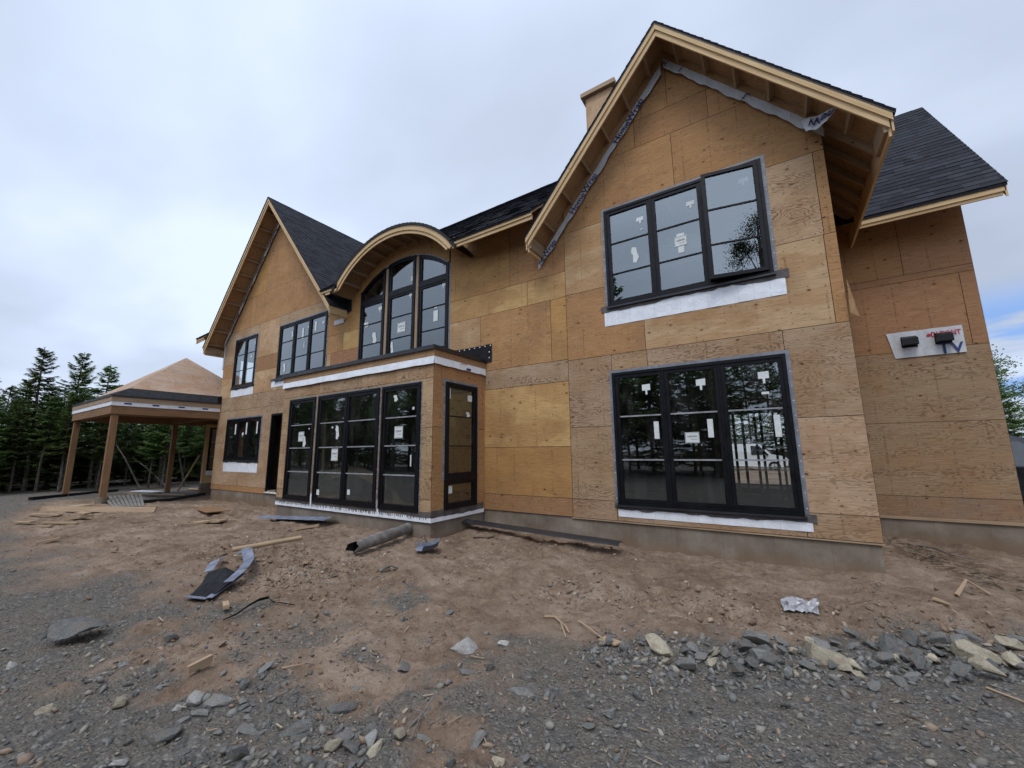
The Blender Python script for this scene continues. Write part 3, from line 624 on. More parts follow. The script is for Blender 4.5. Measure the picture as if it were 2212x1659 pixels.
def sticker(P, par, u, z, w, h, kind='plain', o=-.004, rot=0):
    mb = MB(P); ca, sa = math.cos(rot), math.sin(rot)
    def q(a, b, oo=o): return (u+a*ca-b*sa, oo, z+a*sa+b*ca)
    if kind == 'tag':        # square label with a small tail
        pts = [(-w/2, -h*.1), (-w*.12, -h*.1), (-w*.1, -h*.5), (w*.12, -h*.5), (w*.12, -h*.1), (w/2, -h*.1), (w/2, h/2), (-w/2, h*.46)]
        mb.face([q(*p) for p in pts])
    elif kind == 'scrap':
        pts = [(-w*.35, h/2), (w*.2, h*.42), (w*.3, h*.1), (w/2, -h*.2), (w*.1, -h/2), (-w*.3, -h*.42), (-w*.25, 0), (-w/2, h*.2)]
        mb.face([q(*p) for p in pts])
    else: mb.face([q(-w/2, -h/2), q(w/2, -h/2), q(w/2, h/2), q(-w/2, h/2)])
    if kind == 'brand':
        t = .006*w/.3
        for a in ((-w*.47, -h*.46, w*.47, -h*.44), (-w*.47, h*.44, w*.47, h*.46), (-w*.47, -h*.46, -w*.45, h*.46), (w*.45, -h*.46, w*.47, h*.46)):
            mb.face([q(a[0], a[1], o+.002), q(a[2], a[1], o+.002), q(a[2], a[3], o+.002), q(a[0], a[3], o+.002)], mi=1)
        mb.text('LEPAGE', w*.20, lambda x, y: P(*q(x, y+h*.03, o+.003)), 1, 0, 'CENTER')
        mb.text('MILLWORK', w*.09, lambda x, y: P(*q(x+w*.12, y-h*.2, o+.003)), 1, 0, 'CENTER')
    return mb.build('sticker', [M['sticker'], M['ink']], par)
def window(P, u0, u1, z0, z1, nl, munt, bars='black', sill=None, tape=True, mull=.03, seed=1, stickers=(), toptape=True, open_last=False, fw=.045, depth=.03, tw=.05):
    mb = MB(P); ring(mb, u0, u1, z0, z1, fw, -.09, depth)
    L = (u1-u0-2*fw-mull*(nl-1))/nl; li = []
    for i in range(nl):
        a = u0+fw+i*(L+mull); li.append((a, a+L))
        if i: mb.box(a-mull, a, -.09, depth-.006, z0+fw, z1-fw)
    W_ = mb.build('window', M['black'], HOUSE)
    gb = MB(P); mt = MB(P)
    for i, (a, b) in enumerate(li):
        d = 0; Pq = P
        if open_last and i == nl-1:       # the opened casement, hinged at its right edge
            th = R(10)
            Pq = lambda u, o, z, a=a, b=b: P(b-(b-u)*math.cos(th)-(o)*math.sin(th), o*math.cos(th)+(b-u)*math.sin(th)+.045, z+.0)
        sb = MB(Pq); ring(sb, a+.003, b-.003, z0+fw+.003, z1-fw-.003, .052, -.05, depth-.014); sb.build('sash', M['black'], W_)
        g1, m1 = (MB(Pq), MB(Pq)) if Pq is not P else (gb, mt)
        g1.face([(a+.05, -.012, z0+fw+.05), (b-.05, -.012, z0+fw+.05), (b-.05, -.012, z1-fw-.05), (a+.05, -.012, z1-fw-.05)])
        for zz_ in munt: m1 = MB(Pq); m1.box(a+.054, b-.054, -.011, .004, zz_-.011, zz_+.011); m1.build('glazing_bar', M[bars], W_)
        if Pq is not P: g1.build('glass', M['glass'], W_)
    gb.build('glass', M['glass'], W_)
    if tape:
        tb = MB(P); w = tw
        tb.box(u0-w, u0-.001, 0.001, .004, z0-.02, z1+w); tb.box(u1+.001, u1+w, 0.001, .004, z0-.02, z1+w)
        if toptape: tb.box(u0-.001, u1+.001, .001, .0045, z1+.001, z1+w)
        for k in range(int((z1-z0)/.2)):
            for uu in (u0-w*.6, u1+w*.6): tb.box(uu-.006, uu+.006, .004, .007, z0+.1+k*.2-.006, z0+.1+k*.2+.006, mi=1)
        tb.build('flashing_tape', [M['tape'], M['white']], W_)
    if sill:
        e0, e1, zb = sill
        sb = MB(P); n = 24
        for i in range(n):
            a = u0-e0+(u1-u0+e0+e1)*i/n; b = u0-e0+(u1-u0+e0+e1)*(i+1)/n
            q = [(a, .006+.004*math.sin(i*1.7), zb), (b, .006+.004*math.sin((i+1)*1.7), zb), (b, .006, z0-.01), (a, .006, z0-.01)]; sb.face(q, uv=[(p[0], p[2]) for p in q])
        sb.build('sill_flashing', M['peel'], W_)
        rb = ragged(P, u0-e0-.05, u1+e1+.05, z0+.03, z0-.075, .05, .013, seed, 110)
        rb.build('flexible_flashing', M['tape2'], W_)
        dr = MB(P); dr.box(u0-.02, u1+.02, .002, .05, z0-.03, z0-.002); dr.build('window_sill', M['blackmetal'], W_)
    for s_ in stickers: sticker(P, W_, *s_)
    return W_, li
# right gable, lower and upper
window(PF, -2.27, .18, .73, 2.88, 3, (1.44, 2.14), 'muntin', (.01, .07, .545), seed=3, stickers=[(-1.72, 2.56, .13, .17, 'tag'), (-.91, 2.56, .13, .17, 'tag'), (-.10, 2.58, .13, .17, 'tag'), (-.10, 2.36, .09, .035), (-1.09, 1.77, .20, .16, 'brand'),
       (-1.60, 1.90, .075, .27), (-.83, 1.90, .075, .27), (.0, 1.90, .075, .30)])
window(PF, -2.27, .17, 4.055, 5.87, 3, (4.64, 5.21), 'black', (.08, .12, 3.72), seed=8, open_last=True, stickers=[(-1.64, 5.50, .12, .12, 'tag'), (-.83, 5.50, .12, .12, 'tag'), (-.08, 5.56, .12, .12, 'tag', .06),
       (-1.76, 4.90, .13, .30, 'scrap'), (-1.02, 4.92, .19, .17, 'brand'), (-1.02, 5.03, .12, .05), (-1.02, 4.78, .09, .12), (-1.62, 5.33, .05, .02)])
# left part of the front
window(PF, -13.42, -10.76, 3.975, 5.735, 3, (4.56, 5.15), 'black', (.30, .0, 3.72), tape=True, seed=5, stickers=[(-12.68, 5.35, .1, .22, 'scrap'), (-12.06, 5.28, .09, .34), (-11.76, 5.42, .1, .1, 'tag'), (-11.38, 5.38, .09, .30), (-10.98, 5.42, .1, .1, 'tag'), (-11.95, 4.9, .04, .2), (-13.0, 4.3, .15, .3, 'scrap')])
window(PF, -16.54, -14.95, 3.955, 5.75, 2, (4.56, 5.15), 'black', (.05, .02, 3.62), seed=6, stickers=[(-15.85, 5.45, .06, .25), (-15.1, 5.45, .08, .12, 'tag'), (-15.3, 5.0, .1, .1)])
window(PF, -16.6, -14.16, 1.39, 2.81, 3, (2.1,), 'black', (.0, .0, .99), seed=9, stickers=[(-15.95, 2.45, .09, .36), (-15.15, 2.45, .09, .40), (-14.42, 2.45, .08, .40), (-15.38, 2.25, .12, .14, 'tag')])
# door opening
mb = MB(PF); mb.box(-13.53, -13.47, -.14, .012, .43, 2.85); mb.box(-12.89, -12.83, -.14, .012, .43, 2.85); mb.box(-13.47, -12.89, -.14, .012, 2.79, 2.85); D_ = mb.build('door_frame', M['black'], HOUSE)
mb = MB(PF); mb.box(-13.55, -12.8, -.14, .03, .395, .43); mb.build('threshold', M['white'], D_)
mb = MB(PF); mb.box(-13.20, -13.12, -.9, -.86, .43, 2.95); mb.build('temporary_stud', M['lumber2'], HOUSE); mb = MB(PF); mb.box(-13.02, -12.98, -1.4, -1.36, .43, 2.95); mb.build('temporary_stud', M['lumber2'], HOUSE)
# arched window: three tall units under one arc
UN = [(-9.21, -8.23), (-8.10, -7.11), (-6.99, -6.01)]
mb = MB(PF); mb.box(-8.228, -8.102, -.09, .0, 3.86, 6.36); mb.build('mullion_post', M['lumber2'], HOUSE); mb = MB(PF); mb.box(-7.108, -6.992, -.09, .0, 3.86, 6.40); mb.build('mullion_post', M['lumber2'], HOUSE)
ST = {0: [(-8.42, 5.30, .12, .16, 'tag'), (-8.95, 4.98, .25, .14, 'scrap'), (-8.6, 4.55, .2, .34, 'scrap')], 1: [(-7.28, 5.43, .12, .12, 'tag'), (-7.58, 4.66, .3, .26, 'brand'), (-7.24, 5.86, .1, .12), (-7.9, 4.15, .12, .4, 'scrap')], 2: [(-6.20, 5.95, .12, .14, 'tag'), (-6.18, 5.42, .11, .13, 'tag'), (-6.42, 4.73, .14, .26), (-6.42, 4.93, .09, .03)]}
def arc_unit(a, b, stk):
    zt = 5.595; d = .03; w = .05
    mb = MB(PF); mb.box(a, a+w, -.09, d, 3.86, arcwin(a+w)-.0); mb.box(b-w, b, -.09, d, 3.86, arcwin(b-w)-.0); mb.box(a+w, b-w, -.09, d, 3.86, 3.86+w); mb.box(a+w, b-w, -.09, d, zt-.055, zt+.055)
    n = 14; xs = [a+(b-a)*i/n for i in range(n+1)]
    for x0, x1 in zip(xs[:-1], xs[1:]):
        q = [(x0, arcwin(x0)), (x1, arcwin(x1)), (x1, arcwin(x1)-w*1.15), (x0, arcwin(x0)-w*1.15)]
        mb.face([(x, d+.001, z) for x, z in q][::-1]); mb.face([(q[3][0], d, q[3][1]), (q[2][0], d, q[2][1]), (q[2][0], -.09, q[2][1]), (q[3][0], -.09, q[3][1])][::-1])
    W_ = mb.build('window', M['black'], HOUSE)
    sb = MB(PF); ring(sb, a+w+.004, b-w-.004, 3.86+w+.004, zt-.06, .048, -.05, d-.012); sb.build('sash', M['black'], W_)
    sb = MB(PF); s0, s1, zb = a+w+.004, b-w-.004, zt+.06
    sb.box(s0, s1, -.05, d-.012, zb, zb+.04); sb.box(s0, s0+.04, -.05, d-.012, zb+.04, arcwin(s0+.04)-.05); sb.box(s1-.04, s1, -.05, d-.012, zb+.04, arcwin(s1-.04)-.05)
    for x0, x1 in zip(xs[:-1], xs[1:]):
        sb.face([(x0, d-.012, arcwin(x0)-.1), (x1, d-.012, arcwin(x1)-.1), (x1, d-.012, arcwin(x1)-.05), (x0, d-.012, arcwin(x0)-.05)])
    sb.build('sash', M['black'], W_)
    gb = MB(PF); gb.face([(a+.1, -.012, 3.95), (b-.1, -.012, 3.95), (b-.1, -.012, zt-.1), (a+.1, -.012, zt-.1)])
    for x0, x1 in zip(xs[:-1], xs[1:]): gb.face([(x0, -.012, zt+.09), (x1, -.012, zt+.09), (x1, -.012, arcwin(x1)-.06), (x0, -.012, arcwin(x0)-.06)])
    gb.build('glass', M['glass'], W_)
    for z in (4.41, 4.965): mt = MB(PF); mt.box(a+.1, b-.1, -.011, .004, z-.012, z+.012); mt.build('glazing_bar', M['black'], W_)
    for s_ in stk: sticker(PF, W_, *s_)
for i, (a, b) in enumerate(UN): arc_unit(a, b, ST[i])
tb = MB(PF)
tb.box(-6.009, -5.965, .001, .004, 3.84, 5.93); tb.box(-9.25, -9.211, .001, .004, 3.84, 5.93)
for x0, x1 in zip(arc_xs[:-1], arc_xs[1:]): tb.face([(x0, .003, arcwin(x0)), (x1, .003, arcwin(x1)), (x1, .003, arcwin(x1)+.035), (x0, .003, arcwin(x0)+.035)])
tb.build('flashing_tape', M['tape'], HOUSE)

# ------------------------------------------------------------------ bay
BY = 5.09; BX0, BX1 = -9.95, -4.98
PB = lambda u, o, z: (u, BY-o, z); PBR = lambda u, o, z: (BX1+o, u, z); PBL = lambda u, o, z: (BX0-o, u, z)
BAYW = [(-9.62, -8.56), (-8.45, -6.39), (-6.31, -5.27)]
bh = [(a, b, .575, 2.84) for a, b in BAYW]
rb_ = [(.46, .8, [(BX0, 'c')]), (.8, 2.02, [(BX0, 'c'), (-6, 'c')]), (2.02, 2.9, [(BX0, 'c'), (-5.6, 'c')]), (2.9, 3.36, [(BX0, 'c'), (-8.3, 'G'), (-7.0, 'c')])]
m1 = MB(PB); clad(m1, BX0, BX1, rb_, lambda x: 3.36, bh, .46); 
mr_ = MB(PBR); clad(mr_, BY, YF, [(.46, 2.03, [(BY, 'o')]), (2.03, 3.36, [(BY, 'o')])], lambda x: 3.36, [(5.40, 6.30, .59, 2.86)], .46)
ml_ = MB(PBL); clad(ml_, BY, YF, [(.46, 3.36, [(BY, 't')])], lambda x: 3.36, [], .46)
for q in (mr_, ml_):
    b = len(m1.v); m1.v += q.v; m1.f += [[i+b for i in f] for f in q.f]; m1.m += q.m; m1.uv += q.uv; m1.t += q.t
m1.build('bay_wall', M['ply'], HOUSE)
mb = MB(PB); clad(mb, BX0+.02, BX1-.02, [(.44, 3.36, [(BX0, 'O')])], lambda x: 3.36, bh, .44, gap=0); [mb.v.__setitem__(i, (v[0], v[1]+.014, v[2])) for i, v in enumerate(mb.v)]
mb.build('wall_framing', M['insidedark'], HOUSE)
mb = MB(); mb.box(BX0+.03, BX1-.03, BY+.03, BY+.25, -.6, .455); mb.box(BX0+.03, BX0+.25, BY+.251, YF, -.6, .454); mb.box(BX1-.25, BX1-.03, BY+.251, YF, -.6, .454); mb.build('foundation', M['conc'], HOUSE)
munb = (1.19, 1.715, 2.235)
window(PB, -9.62, -8.56, .58, 2.84, 1, munb, 'muntin', tape=True, tw=.022, stickers=[(-9.08, 1.97, .23, .22, 'brand'), (-8.95, 1.86, .16, .26, 'scrap', -.006), (-8.78, 2.14, .04, .03)])
window(PB, -8.45, -6.39, .58, 2.84, 2, munb, 'muntin', tape=True, tw=.022, stickers=[(-7.77, 1.56, .23, .25, 'brand'), (-7.72, 2.02, .14, .3, 'scrap'), (-8.28, .78, .1, .11), (-7.23, .83, .09, .10), (-7.9, 2.13, .05, .04)])
window(PB, -6.31, -5.27, .58, 2.84, 1, munb, 'muntin', tape=True, tw=.022, stickers=[(-5.84, 1.96, .23, .22, 'brand'), (-5.95, 2.60, .13, .13, 'scrap'), (-5.47, 2.38, .05, .05), (-5.50, 1.45, .03, .2)])
W4, _ = window(PBR, 5.40, 6.30, 1.12, 2.86, 1, (1.70, 2.24), 'black', tape=True, stickers=[(6.1, 2.62, .13, .12), (5.53, 2.66, .03, .2), (6.05, 2.3, .14, .1, 'scrap')])
window(PBR, 5.40, 6.30, .60, 1.118, 1, (), 'black', tape=False, stickers=[(5.56, .93, .12, .13)])
# ragged membrane and tape along the foot of the bay
rg = ragged(PB, BX0-.01, BX1+.01, .60, .515, .035, .008, 12, 220); rg.build('flexible_flashing', M['tape2'], HOUSE)
wb = MB(PB); wb.face([(BX0-.01, .006, .43), (BX1+.01, .006, .43), (BX1+.01, .006, .52), (BX0-.01, .006, .52)], uv=[(0, 0), (5, 0), (5, .1), (0, .1)])
for u in (-8.53, -6.35): wb.box(u+.005, u+.055, .006, .012, .44, .74)
wb.build('foundation_tape', M['peel'], HOUSE)
rg = ragged(PBR, BY-.01, YF-.06, .62, .50, .035, .008, 15, 90); rg.build('flexible_flashing', M['tape2'], HOUSE)
wb = MB(PBR); wb.face([(BY-.008, .006, .43), (YF-.03, .006, .43), (YF-.03, .006, .50), (BY-.008, .006, .5)], uv=[(0, 0), (1.4, 0), (1.4, .1), (0, .1)]); wb.build('foundation_tape', M['peel'], HOUSE)
# dark brush marks across the tape along the bay foot
mb = MB(PB)
for i in range(95):
    u = BX0+.03+i*.0515+random.uniform(-.012, .012); w = random.uniform(.006, .02); h = random.uniform(.01, .04)
    mb.face([(u-w, .0095, .52), (u-w*.4, .0095, .50-h), (u+w*.6, .0095, .50-h*.8), (u+w, .0095, .52)])
mb.build('sealant_daubs', M['tape2'], HOUSE)
# bay head: lapped wrap, wood fascia, flat roof with black metal edge
mb = MB()
mb.box(BX0-.03, BX1+.03, BY-.028, BY-.001, 3.28, 3.43); mb.box(BX1+.001, BX1+.028, BY-.001, YF-.001, 3.28, 3.43); mb.box(BX0-.028, BX0-.001, BY, YF-.001, 3.28, 3.43)
mb.build('bay_fascia', M['ply'], HOUSE)
mb = MB()
for (a, b) in (((BX0-.02, BY), (BX1+.035, BY)), ((BX1, BY-.035), (BX1, YF-.02))):
    n = 40; side = a[1] == b[1]
    for i in range(n):
        t0, t1 = i/n, (i+1)/n
        def pt(t, z, o):
            x = a[0]+(b[0]-a[0])*t; y = a[1]+(b[1]-a[1])*t; w = .004*math.sin(t*37+z*20)+.003*math.sin(t*91)
            return (x, y-o-w*.5, z) if side else (x+o+w*.5, y, z)
        zb0 = 3.14+.004*math.sin(t0*23)+.002*math.sin(t0*71); zb1 = 3.14+.004*math.sin(t1*23)+.002*math.sin(t1*71)
        mb.face([pt(t0, zb0, .045), pt(t1, zb1, .045), pt(t1, 3.275, .032), pt(t0, 3.275, .032)], uv=[(t0*5, 0), (t1*5, 0), (t1*5, .13), (t0*5, .13)], world=True)
fn = lambda x, y: (BX1+.062, 5.75+x, 3.235+y); mb.text('DUPONT', .045, fn, 1, .001)
mb.face([(BX1+.062, 5.92, 3.15), (BX1+.062, 6.05, 3.15), (BX1+.062, 6.05, 3.19), (BX1+.062, 5.92, 3.19)], mi=2, world=True)
mb.build('lapped_wrap', [M['peel'], M['inkred'], M['inkblue']], HOUSE)
mb = MB(); mb.box(BX0-.05, BX1+.05, BY-.06, YF-.002, 3.431, 3.47); mb.box(BX0-.055, BX1+.055, BY-.066, BY-.05, 3.40, 3.475); mb.box(BX1+.04, BX1+.055, BY-.05, YF-.004, 3.40, 3.475); mb.build('bay_roof', M['blackmetal'], HOUSE)
mb = MB(PF); q = [(-9.3, 3.47), (-4.99, 3.47), (-4.84, 3.44), (-4.82, 3.79), (-5.9, 3.80), (-9.3, 3.80)]; mb.face([(a, .01, b) for a, b in q]); 
mb.box(-4.95, -4.79, .012, .016, 3.42, 3.80)
for i in range(9): mb.box(-5.95+i*.14, -5.928+i*.14, .012, .022, 3.755, 3.777, mi=1)
for z in (3.5, 3.62): mb.box(-4.86, -4.838, .016, .024, z, z+.022, mi=1)
mb.build('roof_membrane', [M['membrane'], M['white']], HOUSE)
# metal sill running from the three-light window to the bay roof
mb = MB(PF); mb.box(-13.5, -10.0, .002, .07, 3.90, 3.97); mb.build('window_sill', M['blackmetal'], HOUSE)

# ------------------------------------------------------------------ roofs
def clip(poly, a, b, c):     # keep a*u+b*v+c >= 0
    out = []
    for i in range(len(poly)):
        p, q = poly[i], poly[(i+1) % len(poly)]; dp = a*p[0]+b*p[1]+c; dq = a*q[0]+b*q[1]+c
        if dp >= 0: out.append(p)
        if dp*dq < 0: t = dp/(dp-dq); out.append((p[0]+(q[0]-p[0])*t, p[1]+(q[1]-p[1])*t))
    return out
def shingles(mb, O, U, V, poly, expo=.14, tab=.26):
    O, U, V = Vector(O), Vector(U).normalized(), Vector(V).normalized(); N = U.cross(V).normalized()
    if N.z < 0: N = -N
    v0 = min(p[1] for p in poly); v1 = max(p[1] for p in poly); n = int(math.ceil((v1-v0)/expo))
    for r in range(n):
        a, b = v0+r*expo, v0+(r+1)*expo
        row = clip(clip(poly, 0, 1, -a), 0, -1, b+.002)
        if len(row) < 3: continue
        u0 = min(p[0] for p in row); u1 = max(p[0] for p in row); u = u0-random.random()*tab
        while u < u1:
            w = tab*random.uniform(.45, 1.25); t = clip(clip(row, 1, 0, -u), -1, 0, u+w)
            if len(t) >= 3:
                h = .010 if random.random() < .45 else .006; k = random.choice((.65, .8, 1, 1, 1.15, 1.35)); tint = (.028*k, .029*k, .034*k, 1)
                q = [O+U*p[0]+V*p[1]+N*(h*(1-(p[1]-a)/expo)+.001) for p in t]
                mb.face(q, uv=[(p[0], p[1]) for p in t], tint=tint, world=True)
                lo = [p for p in t if abs(p[1]-a) < 1e-4]
                if len(lo) >= 2:
                    l0 = min(lo); l1 = max(lo); A = O+U*l0[0]+V*l0[1]; B = O+U*l1[0]+V*l1[1]
                    mb.face([A+N*(h+.001), A-N*.004, B-N*.004, B+N*(h+.001)], tint=(.008, .008, .01, 1), world=True)
            u += w
def gable_roof(cx, zt, s, hw, yf, yb, wall_y, lookouts=True, side_tails=()):
    k = math.sqrt(1+s*s); v = lambda d: d*k               # perpendicular thickness -> vertical
    zz_ = lambda x, off: zt-s*abs(x-cx)-off
    xl, xr = cx-hw, cx+hw
    mb = MB()                                               # roof deck (plywood) as two slabs
    for x in (xl, xr):
        prof = [(cx, zz_(cx, .055)), (x, zz_(x, .055)), (x, zz_(x, .085)), (cx, zz_(cx, .085))]
        mb.prism([(a, yf+.03, b) for a, b in prof], (0, yb-yf-.03, 0))
    RF = mb.build('roof', M['soffit'], HOUSE)
    mb = MB()
    for sg in (-1, 1):
        L = hw*k
        x = cx+sg*(hw+.03); shingles(mb, (x, yf-.02, zz_(x, .03)), (0, 1, 0), (-sg, 0, s), [(0, 0), (yb-yf, 0), (yb-yf, L+.04), (0, L+.04)])
        prof = [(cx, zz_(cx, .03)), (x, zz_(x, .03)), (x, zz_(x, .054)), (cx, zz_(cx, .054))]
        mb.prism([(a, yf-.015, b) for a, b in prof], (0, yb-yf, 0), tint=(.012, .012, .015, 1))
    mb.build('shingles', M['shingle'], RF)
    for sg in (-1, 1):                                       # rake boards in two layers
        mb = MB()
        for (o0, o1, y0, y1, e) in ((.058, .175, yf, yf+.022, .0), (.16, .285, yf+.024, yf+.05, .035)):
            x = cx+sg*(hw-e)
            mb.prism([(cx, y0, zz_(cx, o0)), (x, y0, zz_(x, o0)), (x, y0, zz_(x, o1)), (cx, y0, zz_(cx, o1))], (0, y1-y0, 0))
        mb.build('rake_board', M['lumber'], RF)
        mb = MB(); x = cx+sg*(hw+.02); mb.prism([(cx, yf-.008, zz_(cx, .035)), (x, yf-.008, zz_(x, .035)), (x, yf-.008, zz_(x, .075)), (cx, yf-.008, zz_(cx, .075))], (0, .006, 0)); mb.build('drip_edge', M['blackmetal'], RF)
        # eave fascia on the side
        mb = MB(); xe = cx+sg*hw
        mb.box(min(xe, xe-sg*.02), max(xe, xe-sg*.02), yf+.022, yb, zz_(xe, .30), zz_(xe, .06)); mb.box(min(xe-sg*.022, xe-sg*.05), max(xe-sg*.022, xe-sg*.05), yf+.055, yb, zz_(xe, .34), zz_(xe, .06)+.0); mb.build('eave_fascia', M['lumber'], RF)
        if lookouts:
            t = .45
            while t < hw*k-.15:
                x = cx+sg*t/k; mb = MB(); n = Vector((sg*s, 0, 1)).normalized(); p = Vector((x, yf+.05, zz_(x, .088)))-n*.044
                mb.beam(p, p+Vector((0, wall_y-.04-yf-.05, 0)), .038, .088, up=n); mb.build('lookout', M['lumber2'], RF); t += .61
            x = cx+sg*(hw-.05); mb = MB(); mb.box(min(x, x-sg*.04), max(x, x-sg*.04), yf+.051, wall_y-.01, zz_(x, .33), zz_(x, .09)); mb.build('lookout', M['lumber2'], RF)
            # plywood ledger against the wall
            mb = MB(); x = cx+sg*(hw-.55)
            mb.prism([(cx, wall_y-.045, zz_(cx, .088)), (x, wall_y-.045, zz_(x, .088)), (x, wall_y-.045, zz_(x, .29)), (cx, wall_y-.045, zz_(cx, .29))], (0, .043, 0)); mb.build('ledger', M['soffit'], RF)
    for (y, sg) in side_tails:
        mb = MB(); xa = cx+sg*(hw-.56); xb = cx+sg*(hw-.06)
        mb.prism([(xa, y, zz_(xa, .09)), (xb, y, zz_(xb, .09)), (xb, y, zz_(xb, .22)), (xa, y, zz_(xa, .22))], (0, .038, 0)); mb.build('rafter_tail', M['lumber2'], RF)
    return RF
YR = 6.0
RG = gable_roof(-1.05, 8.60, 1.18, 2.55, YR, 9.4, YF, True, [(YF+.1+.4*i, 1) for i in range(6)])
LG = gable_roof(-13.85, 10.33, 1.165, 4.03, YR, 11.0, YF, True, [(YF+.0, 1)])
# house wrap strips under the gable soffits, with their printed name
def wrap_strip(RF, cx, zt, s, sg, x0, x1, off, w, words, wobble=.012, extra=None, flip=False):
    mb = MB(); n = 60; k = math.sqrt(1+s*s)
    def P(t, h):           # t along the slope from x0 down, h vertical from the strip top
        x = x0+(x1-x0)*t; wv = wobble*math.sin(t*31)+wobble*.6*math.sin(t*73+1)
        return (x, YF-.05-.005*math.sin(t*47+h*9)-.01*h/w, zt-s*abs(x-cx)-off-h*(1+.25*wv/ wobble*.3)-(wv if h > 0 else 0))
    for i in range(n):
        a, b = i/n, (i+1)/n
        mb.face([P(a, w), P(b, w), P(b, 0), P(a, 0)], uv=[(a*5, 0), (b*5, 0), (b*5, w), (a*5, w)], world=True)
    L = abs(x1-x0)*k
    for (word, t0, size, up) in words:
        # text baseline runs along the strip
        def fn(x, y, t0=t0, up=up):
            t = t0+(x/L)*up; q = P(min(max(t, 0), 1), w*.5); d = (y-size*.35)*(1 if up < 0 else -1)
            return (q[0]+sg*s/k*d, q[1]-.012, q[2]+d/k)
        mb.text(word, size, fn, 1, .0015)
    return mb.build('wrap_strip', [M['wrap'], M['inkblue']], RF)
wrap_strip(RG, -1.05, 8.60, 1.18, -1, -1.1, -3.62, .29, .19, [('HomeWrap', .35, .165, -1), ('HomeWrap', .71, .165, -1), ('neWrap', .995, .165, -1)], .003)
wrap_strip(RG, -1.05, 8.60, 1.18, 1, -1.05, .93, .25, .19, [('I', .13, .14, 1), ('L', .56, .15, 1), ('H', .0, .12, 1)], .003)
wrap_strip(LG, -13.85, 10.33, 1.165, -1, -13.9, -17.45, .36, .18, [('HomeWrap', .22, .165, -1), ('HomeWrap', .43, .165, -1), ('HomeWrap', .65, .165, -1), ('HomeWrap', .88, .165, -1)], .003)
# loose flap end of the wrap at the right
mb = MB()
def flap(a, b):      # a to the right, b downwards
    x = (.70+.36*a)*(1-b)+(.73+.21*a)*b; z = (6.15-.11*a)*(1-b)+(5.95-.08*a)*b-.03*math.sin(a*3.14)*b; return (x, 6.46-.18*a+.03*math.sin(b*5)-.02*math.sin(a*9), z)
for i in range(8):
    for j in range(5): mb.face([flap(i/8, (j+1)/5), flap((i+1)/8, (j+1)/5), flap((i+1)/8, j/5), flap(i/8, j/5)], world=True)
mb.text('neW', .15, lambda x, y: (lambda p: (p[0], p[1]-.014, p[2]))(flap(1.0-x/.36, .1+y/.2)), 1, .002)
mb.build('wrap_strip', [M['wrap'], M['inkblue']], RG)
# white wrap on the corner beside the left gable
mb = MB(PF); ragged(PF, -17.5, -17.38, 5.9, 5.2, .05, .01, 5, 12, 0, mb); mb.box(-17.52, -17.44, -.05, .015, 4.75, 5.25); mb.build('wrap_strip', M['wrap'], HOUSE)

# main roof: front slope with ridge along X, eave only where it is not covered by the gables
ZE = 6.05; SM = .87; kM = math.sqrt(1+SM*SM); YE = 5.98
zm = lambda y, off=0: ZE+SM*(min(y, 2*RIDGE_Y-y)-YE)-off
mb = MB()
def slab(x0, x1, y0, y1, o0, o1, **kw):
    mb.prism([(x0, y0, zm(y0, o0)), (x0, y1, zm(y1, o0)), (x0, y1, zm(y1, o1)), (x0, y0, zm(y0, o1))], (x1-x0, 0, 0), **kw)
SEG = [(-18.55, -17.93), (-10.25, -9.47), (-5.47, -3.45)]
slab(-18.55, .9, YF+.06, RIDGE_Y, .05, .09); slab(-18.55, .9, RIDGE_Y, 2*RIDGE_Y-YE, .05, .09)
for a, b in SEG: slab(a, b, YE+.03, YF+.058, .05, .09)
MR = mb.build('roof', M['soffit'], HOUSE)
mb = MB(); L0 = (RIDGE_Y-YE)*kM
for a, b in SEG:
    shingles(mb, (a, YE-.03, zm(YE-.03)), (1, 0, 0), (0, 1, SM), [(0, 0), (b-a, 0), (b-a, .82), (0, .82)])
    slab(a, b, YE-.02, YF+.06, .004, .045, tint=(.012, .012, .015, 1))
shingles(mb, (-18.55, YF+.05, zm(YF+.05)), (1, 0, 0), (0, 1, SM), [(0, 0), (19.45, 0), (19.45, L0-.8), (0, L0-.8)], tab=.3)
slab(-18.55, .9, YF+.06, RIDGE_Y, .004, .045, tint=(.012, .012, .015, 1)); slab(-18.55, .9, RIDGE_Y, 2*RIDGE_Y-YE, .0, .045, tint=(.03, .03, .035, 1))
mb.build('shingles', M['shingle'], MR)
for a, b in SEG:
    mb = MB(); mb.box(a+.02, b, YE, YE+.02, 5.93, 6.02); mb.box(a+.05, b, YE+.022, YE+.05, 5.86, 5.95); mb.build('eave_fascia', M['lumber'], MR)
    mb = MB(); mb.box(a, b, YE-.012, YE-.002, 5.99, 6.04); mb.build('drip_edge', M['blackmetal'], MR)
mb = MB()
for y0, y1 in ((YE, RIDGE_Y), (2*RIDGE_Y-YE, RIDGE_Y)): mb.prism([(-18.54, y0, zm(y0, .05)), (-18.54, y1, zm(y1, .05)), (-18.54, y1, zm(y1, .25)), (-18.54, y0, zm(y0, .25))], (.03, 0, 0))
mb.build('rake_board', M['lumber'], MR)
